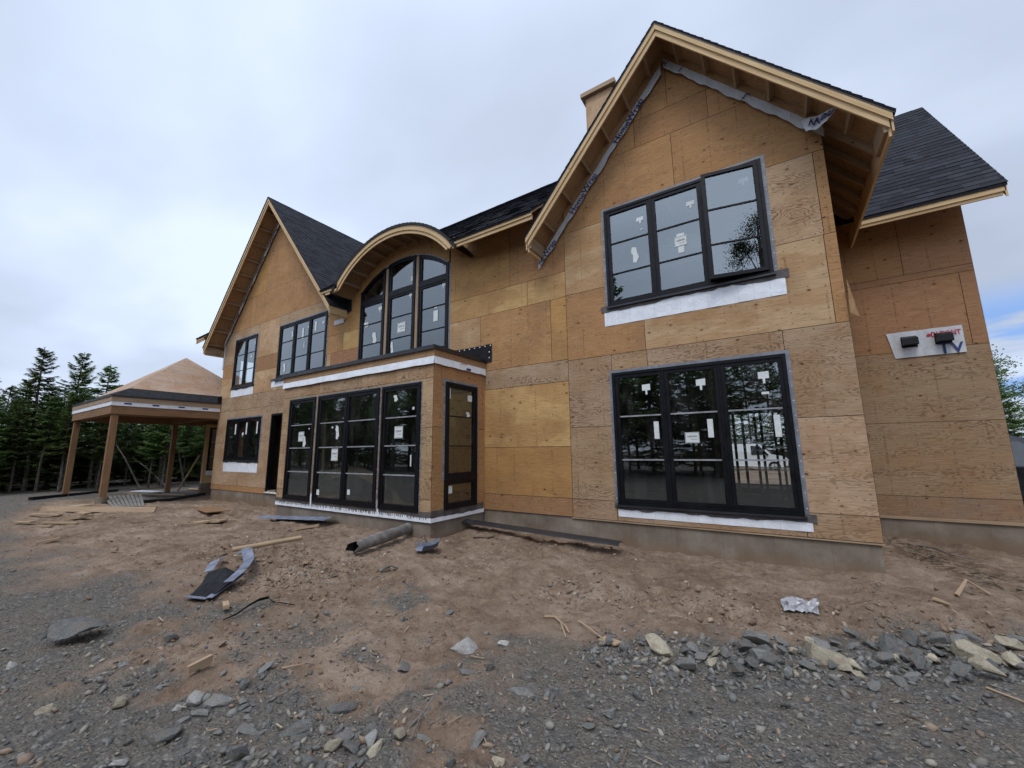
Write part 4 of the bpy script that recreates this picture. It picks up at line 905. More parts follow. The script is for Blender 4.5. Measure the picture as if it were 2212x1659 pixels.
# wing roof
ZW = 5.53; SW = 1.31; YW = 8.68; XW = 3.22
zw = lambda y, off=0: ZW+SW*((y if y < RIDGE_Y else 2*RIDGE_Y-y)-YW)-off
mb = MB()
for y0, y1 in ((YW+.03, RIDGE_Y), (2*RIDGE_Y-YW-.03, RIDGE_Y)):
    mb.prism([(-1.0, y0, zw(y0, .06)), (-1.0, y1, zw(y1, .06)), (-1.0, y1, zw(y1, .10)), (-1.0, y0, zw(y0, .10))], (XW-.02+1.0, 0, 0))
WR = mb.build('roof', M['soffit'], HOUSE)
mb = MB(); LW = (RIDGE_Y-YW)*math.sqrt(1+SW*SW)
shingles(mb, (.6, YW-.02, zw(YW-.02)), (1, 0, 0), (0, 1, SW), [(0, 0), (XW-.6+.02, 0), (XW-.6+.02, LW+.03), (0, LW+.03)], expo=.135, tab=.27)
for y0, y1 in ((YW-.015, RIDGE_Y), (2*RIDGE_Y-YW, RIDGE_Y)): mb.prism([(-1, y0, zw(y0, .004)), (-1, y1, zw(y1, .004)), (-1, y1, zw(y1, .055)), (-1, y0, zw(y0, .055))], (XW+.01+1, 0, 0), tint=(.012, .012, .015, 1))
mb.build('shingles', M['shingle'], WR)
mb = MB(); mb.box(1.45, XW-.01, YW, YW+.02, ZW-.15, ZW-.04); mb.box(1.45, XW-.04, YW+.022, YW+.05, ZW-.20, ZW-.08); mb.build('eave_fascia', M['lumber'], WR)
mb = MB(); mb.box(1.45, XW+.01, YW-.014, YW-.003, ZW-.05, ZW-.0); mb.build('drip_edge', M['blackmetal'], WR)
mb = MB()
for y0, y1 in ((YW, RIDGE_Y), (2*RIDGE_Y-YW, RIDGE_Y)): mb.prism([(XW-.02, y0, zw(y0, .055)), (XW-.02, y1, zw(y1, .055)), (XW-.02, y1, zw(y1, .25)), (XW-.02, y0, zw(y0, .25))], (.022, 0, 0))
mb.build('rake_board', M['lumber'], WR)
# barrel dormer roof
bx, bz = BAR; A0 = math.asin((5.88-bz)/2.52)
mb = MB(); arc_ring(mb, bx, bz, 2.655, 2.68, A0+.01, math.pi-A0-.01, 6.03, 7.6, 48); BR = mb.build('roof', M['soffit'], HOUSE)
mb = MB()
a = R(36.5)
while a < R(143.5):
    w = .14/2.74
    y = 5.955
    while y < 7.6:
        t = random.uniform(.15, .32); k = random.choice((.65, .8, 1, 1.15, 1.35)); tint = (.028*k, .029*k, .034*k, 1); h0 = .012 if a < R(90) else .001; h1 = .001 if a < R(90) else .012
        p = lambda an, yy, h: (bx+(2.745+h)*math.cos(an), yy, bz+(2.745+h)*math.sin(an))
        mb.face([p(a, y, h0), p(a+w, y, h1), p(a+w, min(y+t, 7.62), h1), p(a, min(y+t, 7.62), h0)], tint=tint, world=True)
        y += t
    a += w
arc_ring(mb, bx, bz, 2.69, 2.744, R(36), R(144), 5.97, 7.6, 48); mb.build('shingles', M['shingle'], BR)
mb = MB(); arc_ring(mb, bx, bz, 2.585, 2.70, A0-.03, math.pi-A0+.03, 5.98, 6.003, 44); arc_ring(mb, bx, bz, 2.51, 2.62, A0+.0, math.pi-A0-.0, 6.005, 6.03, 44); mb.build('fascia_arch', M['lumber'], BR)
mb = MB(); arc_ring(mb, bx, bz, 2.69, 2.748, R(36), R(144), 5.958, 5.968, 44); mb.build('drip_edge', M['black'], BR)
a = A0+.06
while a < math.pi-A0:
    mb = MB(); n = Vector((math.cos(a), 0, math.sin(a))); p = Vector((bx, 6.03, bz))+n*2.59
    mb.beam(p, p+Vector((0, YF-6.035, 0)), .038, .13, up=n); mb.build('lookout', M['lumber2'], BR); a += .158
# dark membrane on the little slope between left gable and barrel, with its flashing on the wall
mb = MB(); s = 1.165
zs = lambda x, o=0: 10.33-s*abs(x+13.85)+o
mb.face([(-9.80, 5.985, zs(-9.80, .004)), (-9.80, YF, zs(-9.80, .004)), (-10.3, YF, zs(-10.3, .004)), (-10.3, 5.985, zs(-10.3, .004))], world=True)
mb.face([PF(-10.3, .012, 6.05), PF(-9.9, .012, 5.42), PF(-9.62, .012, 5.52), PF(-9.66, .012, 6.0), PF(-9.75, .012, 6.3)], world=True)
mb.build('roof_membrane', M['membrane'], HOUSE)
mb = MB(PF); mb.box(-10.42, -9.95, .012, .016, 5.22, 5.36); mb.box(-9.96, -9.83, .03, .034, 5.3, 5.42); mb.build('wrap_strip', M['wrap'], HOUSE)
# chimney
mb = MB(); mb.box(-4.02, -3.17, 10.5, 11.3, 9.6, 12.42); CH = mb.build('chimney', M['ply'], HOUSE)
for i in range(len(CH.data.color_attributes['tint'].data)): CH.data.color_attributes['tint'].data[i].color = (.50, .33, .20, .1)
mb = MB(); mb.box(-4.14, -3.05, 10.38, 11.42, 12.42, 12.56); mb.build('cap', M['lumber2'], CH)
# wall vents of the wing on their patch of wrap
PW = lambda u, o, z: (u, 9.33-o, z)
mb = MB(PW); n = 12; q = [(1.74, 3.55), (2.66, 3.55)]
for i in range(n):
    a, b = 1.74+.92*i/n, 1.74+.92*(i+1)/n; sk = lambda t: .02*math.sin(t*9)
    za = 3.10+.0*i; mb.face([(a+.07*(1-i/n), .008+abs(sk(a)), za), (b+.07*(1-(i+1)/n), .008+abs(sk(b)), za), (b, .008+abs(sk(b+1)), 3.55), (a, .008+abs(sk(a+1)), 3.55)])
mb.text('DUPONT', .105, lambda x, y: PW(2.285+x*.8, .034, 3.405+y*1.1), 1, .002)
mb.text('T', .27, lambda x, y: PW(2.35+x*.8, .034, 3.108+y), 2, .006); mb.text('V', .27, lambda x, y: PW(2.50+x*.8, .034, 3.112+y*.85), 2, .006)
zc = [(2.262+.03*math.cos(t), 3.44+.025*math.sin(t)) for t in [i*math.pi/6 for i in range(12)]]; mb.face([(x, .033, z) for x, z in zc], mi=1)
WP = mb.build('wrap_patch', [M['wrap'], M['inkred'], M['inkblue']], HOUSE)
for u in (2.01, 2.42):
    mb = MB(PW); mb.box(u-.10, u+.10, .01, .03, 3.27, 3.46)
    hood = [(.03, 3.455), (.15, 3.41), (.16, 3.30), (.14, 3.29), (.03, 3.30)]
    for sg in (-1, 1): mb.face([(u+sg*.092, o, z) for o, z in hood][::sg])
    for (p, q) in zip(hood, hood[1:]+hood[:1]): mb.face([(u-.092, p[0], p[1]), (u+.092, p[0], p[1]), (u+.092, q[0], q[1]), (u-.092, q[0], q[1])])
    mb.build('wall_vent', M['black'], HOUSE)
# loose sliver of plywood on the corner
mb = MB(); mb.prism([(.915, 6.50, 3.30), (1.0, 6.5, 3.22), (.93, 6.5, 3.75)], (0, .012, 0)); mb.build('loose_veneer', M['soffit'], HOUSE)

# ------------------------------------------------------------------ porch
PX0, PX1, PY0, PY1 = -22.25, -17.32, 3.62, 8.6
PO = empty('porch', (-19.8, 5.0, 0), 'open wooden porch on square posts with a pyramid roof, left of the house', 'porch')
def ppart(mb, name, mat): return mb.build(name, mat, PO)
mb = MB(); mb.box(PX0, PX1, PY0, PY0+.25, 2.88, 3.14); ppart(mb, 'beam', M['beam'])
mb = MB(); mb.box(PX1-.25, PX1, PY0+.251, 6.56, 2.88, 3.14); ppart(mb, 'beam', M['beam'])
mb = MB(); mb.box(PX0, PX0+.25, PY0+.251, PY1, 2.88, 3.14); ppart(mb, 'beam', M['beam'])
mb = MB(); mb.box(PX0+.251, PX1-.1, PY1-.25, PY1, 2.88, 3.14); ppart(mb, 'beam', M['beam'])
mb = MB(); mb.box(PX0+.26, PX1-.26, 6.5, 6.7, 2.9, 3.14); ppart(mb, 'beam', M['beam'])
mb = MB(); mb.box(PX0+.02, PX1-.02, PY0+.02, PY1, 3.141, 3.17); ppart(mb, 'ceiling', M['soffit'])
mb = MB(); mb.box(PX0-.03, PX1+.03, PY0-.03, PY0, 3.27, 3.43); mb.box(PX1, PX1+.03, PY0, 6.56, 3.27, 3.43); mb.box(PX0-.03, PX0, PY0, PY1, 3.27, 3.43); ppart(mb, 'fascia', M['lumber2'])
mb = MB(); mb.box(PX0-.02, PX1+.02, PY0-.018, PY0, 3.14, 3.27); mb.box(PX1, PX1+.018, PY0, 6.56, 3.14, 3.27); mb.box(PX0-.02, PX0, PY0, PY1, 3.14, 3.27)
for y in (3.9, 4.6, 5.3, 6.0): mb.box(PX1+.018, PX1+.02, y, y+.18, 3.19, 3.24, mi=1)
ppart(mb, 'wrap_band', [M['peel'], M['inkblue']])
mb = MB(); mb.box(PX0-.05, PX1+.05, PY0-.05, PY0-.031, 3.42, 3.47); mb.box(PX1+.031, PX1+.05, PY0-.031, 6.56, 3.42, 3.47); mb.box(PX0-.05, PX0-.031, PY0-.031, PY1, 3.42, 3.47); ppart(mb, 'drip_edge', M['blackmetal'])
cxp, cyp = -19.8, 6.12
def ringpt(d, z): return [(PX0-.05+d, PY0-.05+d, z), (PX1+.05-d, PY0-.05+d, z), (PX1+.05-d, PY1+.05-d, z), (PX0-.05+d, PY1+.05-d, z)]
r0, r1_, ap = ringpt(0, 3.46), ringpt(.52, 3.78), (cxp, cyp, 5.47)
mb = MB()
for i in range(4): mb.face([r0[i], r0[(i+1) % 4], r1_[(i+1) % 4], r1_[i]], world=True)
PR = ppart(mb, 'roof', M['membrane'])
mb = MB(); ex = ringpt(.50, 3.775)
for i in range(4):
    a, b, c_ = Vector(ex[i]), Vector(ex[(i+1) % 4]), Vector(ap); n = 4
    for j in range(n):
        t0, t1 = j/n, (j+1)/n; q = [a.lerp(c_, t0), b.lerp(c_, t0), b.lerp(c_, t1), a.lerp(c_, t1)]
        if j == n-1: q = q[:3]
        ax = (b-a).normalized(); jt = random.uniform(.9, 1.1); mb.tint = (.40*jt, .295*jt, .225*jt, .45)
        if j < n-1: lift_ = (c_-a).normalized()*.006; q = [q[0]+lift_*0, q[1]+lift_*0, q[2]-lift_, q[3]-lift_]
        mb.face(q, uv=[(w.dot(ax)+i*7+j*3, (w-a).length*0+w.z*1.6) for w in q], world=True)
mb.build('roof_sheathing', M['ply'], PR)
for px, py, zb in ((PX1-.13, PY0+.13, .34), (PX0+.13, PY0+.13, .12), (PX0+.13, 6.75, -.02)):
    mb = MB(); mb.box(px-.08, px+.08, py-.08, py+.08, zb, 2.878); PP = ppart(mb, 'post', M['beam'])
    mb = MB(); mb.tube([(px, py, zb-.5), (px, py, zb-.16)], .15, 18, mi=0); mb.tube([(px, py, zb-.16), (px, py, zb-.002)], .148, 18, mi=1); mb.build('footing', [M['membrane'], M['conc'] if zb > .3 else M['membrane']], PP)
mb = MB(PF); mb.box(-17.5, -17.35, .002, .02, 2.86, 3.6); mb.build('wrap_strip', M['peel'], HOUSE)
mb = MB(); mb.box(PX1+.0, PX1+.04, 6.45, 6.57, 3.46, 3.72); ppart(mb, 'roof_flashing', M['membrane'])
# wing wall with a window behind the porch, and its diagonal brace
mb = MB(); mb.box(-20.45, -20.31, 7.30, 10.0, .40, .9); mb.box(-20.45, -20.31, 7.30, 7.42, .9, 2.85); mb.box(-20.45, -20.31, 9.0, 10.0, .9, 2.85); mb.box(-20.45, -20.31, 7.42, 9.0, 2.72, 2.85)
WW = tag(mb.build('screen_wall', M['lumber']), 'short plywood screen wall with a black window under the back of the porch', 'wall')
PS = lambda u, o, z: (-20.31+o, u, z)
mb = MB(PS); ring(mb, 7.44, 8.98, .92, 2.70, .05, -.05, .02); SWn = mb.build('window', M['black'], WW)
mb = MB(PS); mb.face([(7.48, -.01, .96), (8.94, -.01, .96), (8.94, -.01, 2.66), (7.48, -.01, 2.66)]); mb.build('glass', M['glass'], SWn)
for z in (1.5, 2.1): mb = MB(PS); mb.box(7.5, 8.9, -.008, .004, z-.012, z+.012); mb.build('glazing_bar', M['muntin'], SWn)
mb = MB(PS); mb.box(7.42, 9.0, .002, .03, .72, .91); mb.build('sill_flashing', M['peel'], SWn)
mb = MB(); mb.box(-20.48, -20.28, 7.28, 10.0, -.3, .40); mb.build('foundation', M['conc'], WW)
mb = MB(); mb.box(-20.46, -20.44, 7.425, 8.995, .9, 2.72); mb.build('backing', M['insidedark'], WW)
mb = MB(); mb.beam((-20.5, 7.2, 1.55), (-22.6, 7.25, -.05), .04, .09); tag(mb.build('brace', M['lumber2']), 'diagonal timber brace propping the screen wall behind the porch', 'brace')
# ================================================================== THINGS ON THE SITE
def rock_mesh(name, mat, seed, flatn=.55, n=2, jag=.3):
    import bmesh
    bm = bmesh.new(); bmesh.ops.create_icosphere(bm, subdivisions=n, radius=.5); r = random.Random(seed)
    # chop the ball with random planes to get broken faces
    pl = [(Vector((r.gauss(0, 1), r.gauss(0, 1), r.gauss(0, 1))).normalized(), r.uniform(.2, .36)) for _ in range(20)]
    for v in bm.verts:
        for nn, d in pl:
            t = v.co.dot(nn)
            if t > d: v.co -= nn*(t-d)
        v.co += Vector((r.uniform(-1, 1), r.uniform(-1, 1), r.uniform(-1, 1)))*.006
        v.co.z *= flatn; v.co.x *= 1.25
    me = bpy.data.meshes.new(name); bm.to_mesh(me); bm.free(); me.materials.append(mat); return me
RM = {}
for kd in ('dark', 'tan', 'white'):
    RM[kd] = [rock_mesh('rock', M['rock_'+kd], 40+i+len(kd)*9, (.45, .6, .75, .5, .7, .85)[i] if kd == 'dark' else .8, 3) for i in range(6 if kd == 'dark' else 3)]
def rock(x, y, size, kd, label, group=None, rz=None, tilt=.25, sink=.22, idx=None):
    me = RM[kd][idx if idx is not None else random.randrange(len(RM[kd]))]
    o = bpy.data.objects.new('rock', me); C.objects.link(o); s = size
    o.scale = (s*random.uniform(.85, 1.15), s*random.uniform(.7, 1), s*random.uniform(.75, 1.1))
    o.rotation_euler = (random.uniform(-tilt, tilt), random.uniform(-tilt, tilt), random.uniform(0, 6.28) if rz is None else rz)
    o.location = (x, y, gh(x, y)+s*(.28-sink)); return tag(o, label, 'rock', group)
rock(-2.34, 2.80, .235, 'white', 'speckled pale granite rock lying alone in front of the bay corner', idx=0)
rock(-2.09, 3.02, .125, 'white', 'smaller pale rock just right of the speckled granite rock', idx=1)
rock(-.97, 3.58, .30, 'tan', 'broad cream coloured rock at the left end of the rock pile', idx=0)
rock(.13, 4.08, .37, 'tan', 'rounded tan boulder at the lower edge of the rock pile', idx=1)
rock(.62, 4.62, .46, 'dark', 'long slanting grey slab to the right of the tan boulder', rz=-.9, tilt=.35, idx=1)
rock(1.06, 4.80, .36, 'tan', 'tan flat topped rock near the right edge of the gravel', idx=2)
rock(-5.18, 1.10, .40, 'dark', 'large dark flat slab lying alone in the left foreground', rz=.3, tilt=.08, sink=.0, idx=3)
rock(-.30, 4.22, .24, 'dark', 'greenish grey angular block on top of the rock pile', idx=2, sink=.0)
rock(-3.21, 1.40, .19, 'dark', 'grey green flat stone in the cluster at the bottom of the picture', idx=0)
rock(-2.52, 1.54, .19, 'dark', 'blue grey wedge shaped stone in the cluster at the bottom', idx=4)
rock(-2.61, 1.24, .16, 'dark', 'dark blue stone nearest the bottom edge', idx=5)
rock(-1.62, 2.60, .28, 'dark', 'wide thin grey flagstone half buried in the gravel', rz=.2, tilt=.05, sink=.36, idx=3)
G_ = 'grey broken rocks piled along the gravel edge'; L_ = 'grey broken rock in the pile along the edge of the gravel'
for x, y, s in [(-.66,3.69,.14),(-.54,3.8,.15),(-.41,3.95,.2),(-.36,4.1,.14),(-.26,4.02,.2),(-.14,4.28,.13),(-.25,3.84,.26),(-.07,4.12,.17),(.12,4.2,.16),(.3,4.05,.15),(.37,4.8,.16),(.46,4.62,.15),(.55,4.36,.16),(.75,4.86,.22),
                (1.08,5.0,.2),(1.19,5.2,.2),(.93,5.0,.18),(1.23,4.7,.22),(1.4,5.15,.26),(.33,3.97,.12),(-.32,3.7,.2),(-.72,3.43,.16),(-.44,3.6,.22),(.72,4.38,.2),(1.04,4.39,.26),(-.02,3.85,.14),(-.58,3.6,.16),(.05,4.36,.18),(.28,3.9,.12),
                (-.8,3.62,.1),(-.5,4.05,.11),(-.2,4.4,.11),(.2,4.5,.12),(-.9,3.4,.13),(1.6,5.3,.22),(1.75,5.1,.2),(.85,4.2,.2),(.5,4.0,.12),(-.12,3.7,.13),(.9,4.7,.14),(1.5,4.8,.2),(-0.95,3.45,0.10),(-0.62,3.75,0.10),(-0.48,3.70,0.11),(-0.30,3.85,0.10),(-0.17,4.10,0.11),(0.00,4.20,0.12),(0.08,3.98,0.10),(0.20,4.32,0.10),(0.25,4.15,0.12),(0.42,4.20,0.12),(0.60,4.45,0.12),(0.70,4.60,0.12),(0.80,4.50,0.14),(0.95,4.90,0.12),(1.00,4.55,0.12),(1.15,4.65,0.14),(1.30,4.95,0.15),(1.35,4.55,0.14),(-0.05,3.70,0.10),(0.35,3.80,0.10),(0.60,4.10,0.12),(1.60,5.00,0.16),(1.50,5.35,0.16),(-1.05,3.35,0.09),(-0.75,3.50,0.10),(1.85,5.40,0.20),(2.00,5.20,0.20),(0.55,4.75,0.12),(-1.2,3.42,.12),(-1.35,3.5,.13),(.15,4.35,.2)]+[(q, float(np.interp(q, [-1.2, -.4, .3, 1.1, 2.2], [3.45, 3.8, 4.2, 4.75, 5.35]))+random.gauss(0, .16), random.uniform(.06, .13)) for q in [random.uniform(-1.2, 2.2) for _ in range(58)]]:
    k_ = 'dark' if random.random() < .85 else 'tan'
    rock(x+random.uniform(-.03, .03), y+random.uniform(-.03, .03), s*(.92 if k_ == 'dark' else .75), k_, L_ if k_ == 'dark' else 'tan broken rock among the grey ones in the pile along the gravel edge', G_ if k_ == 'dark' else 'tan rocks in the pile along the gravel edge', sink=random.uniform(-.12, .14), tilt=.55)
G_ = 'loose stones strewn over the foreground gravel'; L_ = 'small loose stone among many on the foreground gravel'
pts = [(-2.87,3.21,.11),(-1.28,2.71,.12),(-2.05,2.48,.1),(-2.56,2.37,.14),(-1.94,2.63,.09),(-2.5,1.77,.17),(-2.2,1.79,.13),(-2.1,1.7,.13),(-2.24,1.65,.14),(-1.98,1.82,.12),(-2.01,1.66,.12),(-1.91,1.92,.09),(-1.58,2.03,.13),(-1.6,1.82,.09),(-1.39,1.97,.09),(-1.1,2.47,.09),(-1.03,2.64,.12),
       (-2.19,1.9,.1),(-2.11,1.6,.12),(-1.28,2.06,.08),(-2.61,1.97,.08),(-4.66,.97,.1),(-3.68,1.02,.16),(-4.49,1.52,.16),(-3.35,1.3,.16),(-3.05,1.4,.1),(-2.79,1.38,.16),(-3.09,1.11,.17),(-2.85,1.53,.08),(-3.16,1.28,.11),(-4.05,.77,.13),(-2.49,1.78,.1),(-2.22,1.55,.12),(-2.73,1.46,.09),(-3.37,1.75,.14),(-3.28,1.57,.12),(-4.56,1.08,.09),(-4.29,1.18,.12),(-3.71,1.23,.09),(-3.2,1.19,.08),(-3.05,.87,.09),(-3.72,1.43,.09),(-5.03,.72,.12),(-2.83,1.68,.07),(-2.46,1.5,.1),(-2.23,1.42,.13),(-2.89,1.26,.07)]
for i in range(130):
    x = random.uniform(-6, 1.6) if i < 60 else random.gauss(-2.8, .5); y = random.uniform(.8, 3.4) if i < 60 else random.gauss(1.45, .25)
    if gravelness(np.array([x]), np.array([y]))[0] > .5: pts.append((x, y, random.uniform(.035, .075)))
for x, y, s in pts:
    k_ = random.choices(('dark', 'tan', 'white'), (.78, .12, .1))[0]
    rock(x, y, s, k_, {'dark': 'small grey loose stone among many on the foreground gravel', 'tan': 'small tan loose stone among the grey ones on the foreground gravel', 'white': 'small whitish loose stone among the grey ones on the foreground gravel'}[k_], G_+{'dark': '', 'tan': ', tan ones', 'white': ', whitish ones'}[k_], sink=random.uniform(.1, .3))
# gravel and clods: nobody could count them
ico = []
import bmesh
bm = bmesh.new(); bmesh.ops.create_icosphere(bm, subdivisions=1, radius=.5); IV = np.array([v.co[:] for v in bm.verts]); IF = np.array([[v.index for v in f.verts] for f in bm.faces]); bm.free()
def scatter(name, xs, ys, ss, cols, kindlabel, mat, flatn=(.35, .8)):
    N = len(xs); q = rng.normal(size=(N, 3, 3)); 
    Q = np.linalg.qr(q)[0]; sc_ = np.stack([ss*rng.uniform(.8, 1.4, N), ss*rng.uniform(.5, 1, N), ss*rng.uniform(*flatn, N)], 1)
    jit = 1+rng.uniform(-.42, .38, (N, len(IV), 1)); V = IV[None]*jit*sc_[:, None, :]
    th = rng.uniform(0, 6.28, N); ti = rng.normal(0, .35, (N, 2)); ct, st = np.cos(th), np.sin(th)
    x = V[..., 0]*ct[:, None]-V[..., 1]*st[:, None]; y = V[..., 0]*st[:, None]+V[..., 1]*ct[:, None]; z = V[..., 2]+x*ti[:, :1]+y*ti[:, 1:]
    z0 = gheight(xs, ys); P = np.stack([x+xs[:, None], y+ys[:, None], z+(z0+ss*.12)[:, None]], -1).reshape(-1, 3)
    F = (IF[None]+(np.arange(N)*len(IV))[:, None, None]).reshape(-1, 3)
    me = bpy.data.meshes.new(name); me.vertices.add(len(P)); me.vertices.foreach_set('co', P.ravel()); me.loops.add(F.size); me.loops.foreach_set('vertex_index', F.ravel().astype(np.int32))
    me.polygons.add(len(F)); me.polygons.foreach_set('loop_start', np.arange(len(F))*3); me.polygons.foreach_set('loop_total', np.full(len(F), 3)); me.update()
    at = me.color_attributes.new('tint', 'FLOAT_COLOR', 'POINT'); at.data.foreach_set('color', np.repeat(np.c_[cols, np.ones(N)], len(IV), 0).ravel())
    me.materials.append(mat); o = bpy.data.objects.new(name, me); C.objects.link(o); return tag(o, kind='stuff')
def pick(N, xr, yr, wantg, p=2.2):
    # denser towards the camera
    x = rng.uniform(*xr, N*5); y = rng.uniform(*yr, N*5); g = gravelness(x, y); w = (g if wantg else 1-g)/(1+(np.hypot(x+1.5, y-.5)/2.2)**p)*np.clip(1+fbm(x*1.7, y*1.7, 77, 3)*5, .15, 3)
    k = rng.random(N*5) < w/np.percentile(w, 98); return x[k][:N], y[k][:N]
xs, ys = pick(34000, (-22, 6), (.3, 9), True); N = len(xs); ss = np.exp(rng.normal(-4.25, .62, N)); ss = np.clip(ss, .006, .07)
pal = np.array([(.075, .08, .08), (.115, .117, .113), (.16, .157, .146), (.195, .18, .155), (.24, .215, .17), (.34, .315, .27), (.21, .15, .105)]); cols = pal[rng.choice(7, N, p=[.17, .24, .22, .16, .09, .025, .095])]*rng.uniform(.75, 1.25, (N, 1))
q = rng.uniform(-1.5, 2.6, 1500); xs = np.concatenate([xs, q]); ys = np.concatenate([ys, np.interp(q, [-1.2, -.4, .3, 1.1, 2.2], [3.4, 3.75, 4.1, 4.65, 5.2])+rng.normal(0, .22, 1500)])
ss = np.concatenate([ss, np.clip(np.exp(rng.normal(-3.5, .45, 1500)), .015, .07)]); cols = np.concatenate([cols, pal[rng.choice(5, 1500, p=[.25, .35, .25, .1, .05])]*rng.uniform(.75, 1.3, (1500, 1))])
ok = (ys < 6.4) | (xs < -18) | (xs > 3.2)
tag(scatter('gravel', xs[ok], ys[ok], ss[ok], cols[ok], '', M['pebble']), 'grey crushed stone covering the foreground and the far left track', 'gravel')
xs, ys = pick(6500, (-17, 5), (1.2, 6.4), False, 1.6); N = len(xs); ss = np.clip(np.exp(rng.normal(-4.35, .6, N)), .006, .06)
# more clods along the scarp and in the dug soil
xe = np.concatenate([rng.uniform(-2.5, 3, 1700), rng.normal(-6.2, 1.1, 1300), rng.normal(-4.9, .6, 900)]); ye = np.concatenate([np.interp(xe[:1700], [-3.2, -1.5, .3, 2, 4], [4.55, 4.75, 5.15, 5.55, 6.4])+rng.normal(-.1, .22, 1700), rng.normal(3.0, .5, 1300), rng.normal(3.0, .35, 900)])
xs = np.concatenate([xs, xe]); ys = np.concatenate([ys, ye]); ss = np.concatenate([ss, np.clip(np.exp(rng.normal(-4.0, .6, len(xe))), .008, .07)]); N = len(xs)
pal = np.array([(.14, .09, .058), (.185, .122, .08), (.24, .165, .11), (.30, .22, .155), (.165, .155, .14), (.38, .33, .27)]); cols = pal[rng.choice(6, N, p=[.3, .3, .2, .1, .07, .03])]*rng.uniform(.8, 1.2, (N, 1))
bay = (xs > -10.1) & (xs < -4.9) & (ys > 5.0); ok = ~bay & (ys < 6.5)
tag(scatter('soil_clods', xs[ok], ys[ok], ss[ok], cols[ok], '', M['pebble'], (.4, .9)), 'clods and crumbs of brown soil over the graded ground', 'soil')
# wood chips, splinters and straw trodden into the soil
mb = MB()
for i in range(900):
    x = random.uniform(-16, 3); y = random.uniform(1.2, 6.2)
    if -10.1 < x < -4.9 and y > 4.9: continue
    if random.random() < .5 and not (x > -4): continue
    L = random.uniform(.02, .11); w = random.uniform(.003, .010); a = random.uniform(0, 3.14); z = gh(x, y)+.012
    dx, dy = math.cos(a)*L/2, math.sin(a)*L/2; c_ = random.choice([(.30, .22, .14), (.24, .17, .11), (.12, .075, .05), (.10, .07, .05), (.36, .29, .2), (.08, .05, .035)])
    mb.tint = (*c_, 1); mb.beam((x-dx, y-dy, z+random.uniform(-.008, .012)), (x+dx, y+dy, z+random.uniform(-.005, .015)), w, w*.5)
for i in range(420):
    t = random.random(); x = 1.35+.75*t+random.gauss(0, .16+.2*t)+.35*t*t; y = 8.9-2.7*t+random.gauss(0, .2); L = random.uniform(.02, .14); w = random.uniform(.004, .014); a = random.gauss(-.6, .7); z = gh(x, y)+.012
    dx, dy = math.cos(a)*L/2, math.sin(a)*L/2; mb.tint = (*random.choice([(.05, .035, .025), (.09, .06, .04), (.16, .11, .07), (.3, .24, .17)]), 1); mb.beam((x-dx, y-dy, z+random.uniform(-.006, .02)), (x+dx, y+dy, z+random.uniform(-.005, .02)), w, w*.5)
tag(mb.build('wood_litter', M['pebble']), 'splinters, bark and straw trodden into the soil', 'litter', kind='stuff')

def thing(mb, name, mats, label, cat, group=None, smooth=False): return tag(mb.build(name, mats, smooth=smooth), label, cat, group)
def lay_board(p, q, w, t, mat, name, label, cat='board', group=None, lift=.0, roll=0, tilt=(0, 0)):
    (x0, y0), (x1, y1) = p, q; mb = MB(); z0 = gh(x0, y0)+t/2+lift+tilt[0]+.015; z1 = gh(x1, y1)+t/2+lift+tilt[1]+.015
    mb.beam((x0, y0, z0), (x1, y1, z1), w, t, up=(math.sin(roll), 0, math.cos(roll))); return thing(mb, name, mat, label, cat, group)
# long black metal flashing by the corner of the bay: folded strip
def folded(p, q, w, name, label, mat, lift=.03, n=14, fold=.35, wav=.008, cat='metal strip'):
    p, q = Vector((*p, 0)), Vector((*q, 0)); d = (q-p).normalized(); s = Vector((-d.y, d.x, 0)); mb = MB(); rows = []
    za, zb = gh(p.x, p.y)+.04, gh(q.x, q.y)+.04
    for i in range(n+1):
        t = i/n; c_ = p.lerp(q, t); z = za+(zb-za)*t+lift+wav*math.sin(i*2.1); r = []
        for o, h in ((-.5, 0), (-.42, .012), (.1, .02+fold*w*.35), (.5, .01)):
            r.append(c_+s*w*o+Vector((0, 0, z+h)))
        rows.append(r)
    for i in range(n):
        for j in range(3):
            a, b, c2, d2 = rows[i][j], rows[i+1][j], rows[i+1][j+1], rows[i][j+1]
            mb.face([a, b, c2, d2], world=True); e = Vector((0, 0, .004)); mb.face([d2-e, c2-e, b-e, a-e], world=True)
    return thing(mb, name, mat, label, cat)
folded((-5.17, 6.03), (-2.09, 6.05), .22, 'metal_flashing', 'long black metal flashing strip lying on the soil right of the bay', M['blackmetal'], .115, wav=.001)
folded((-10.3, 5.0), (-7.5, 4.92), .30, 'metal_flashing', 'blue grey metal strip lying in front of the bay windows', M['scrapgrey'], .08, fold=.2, wav=.003)
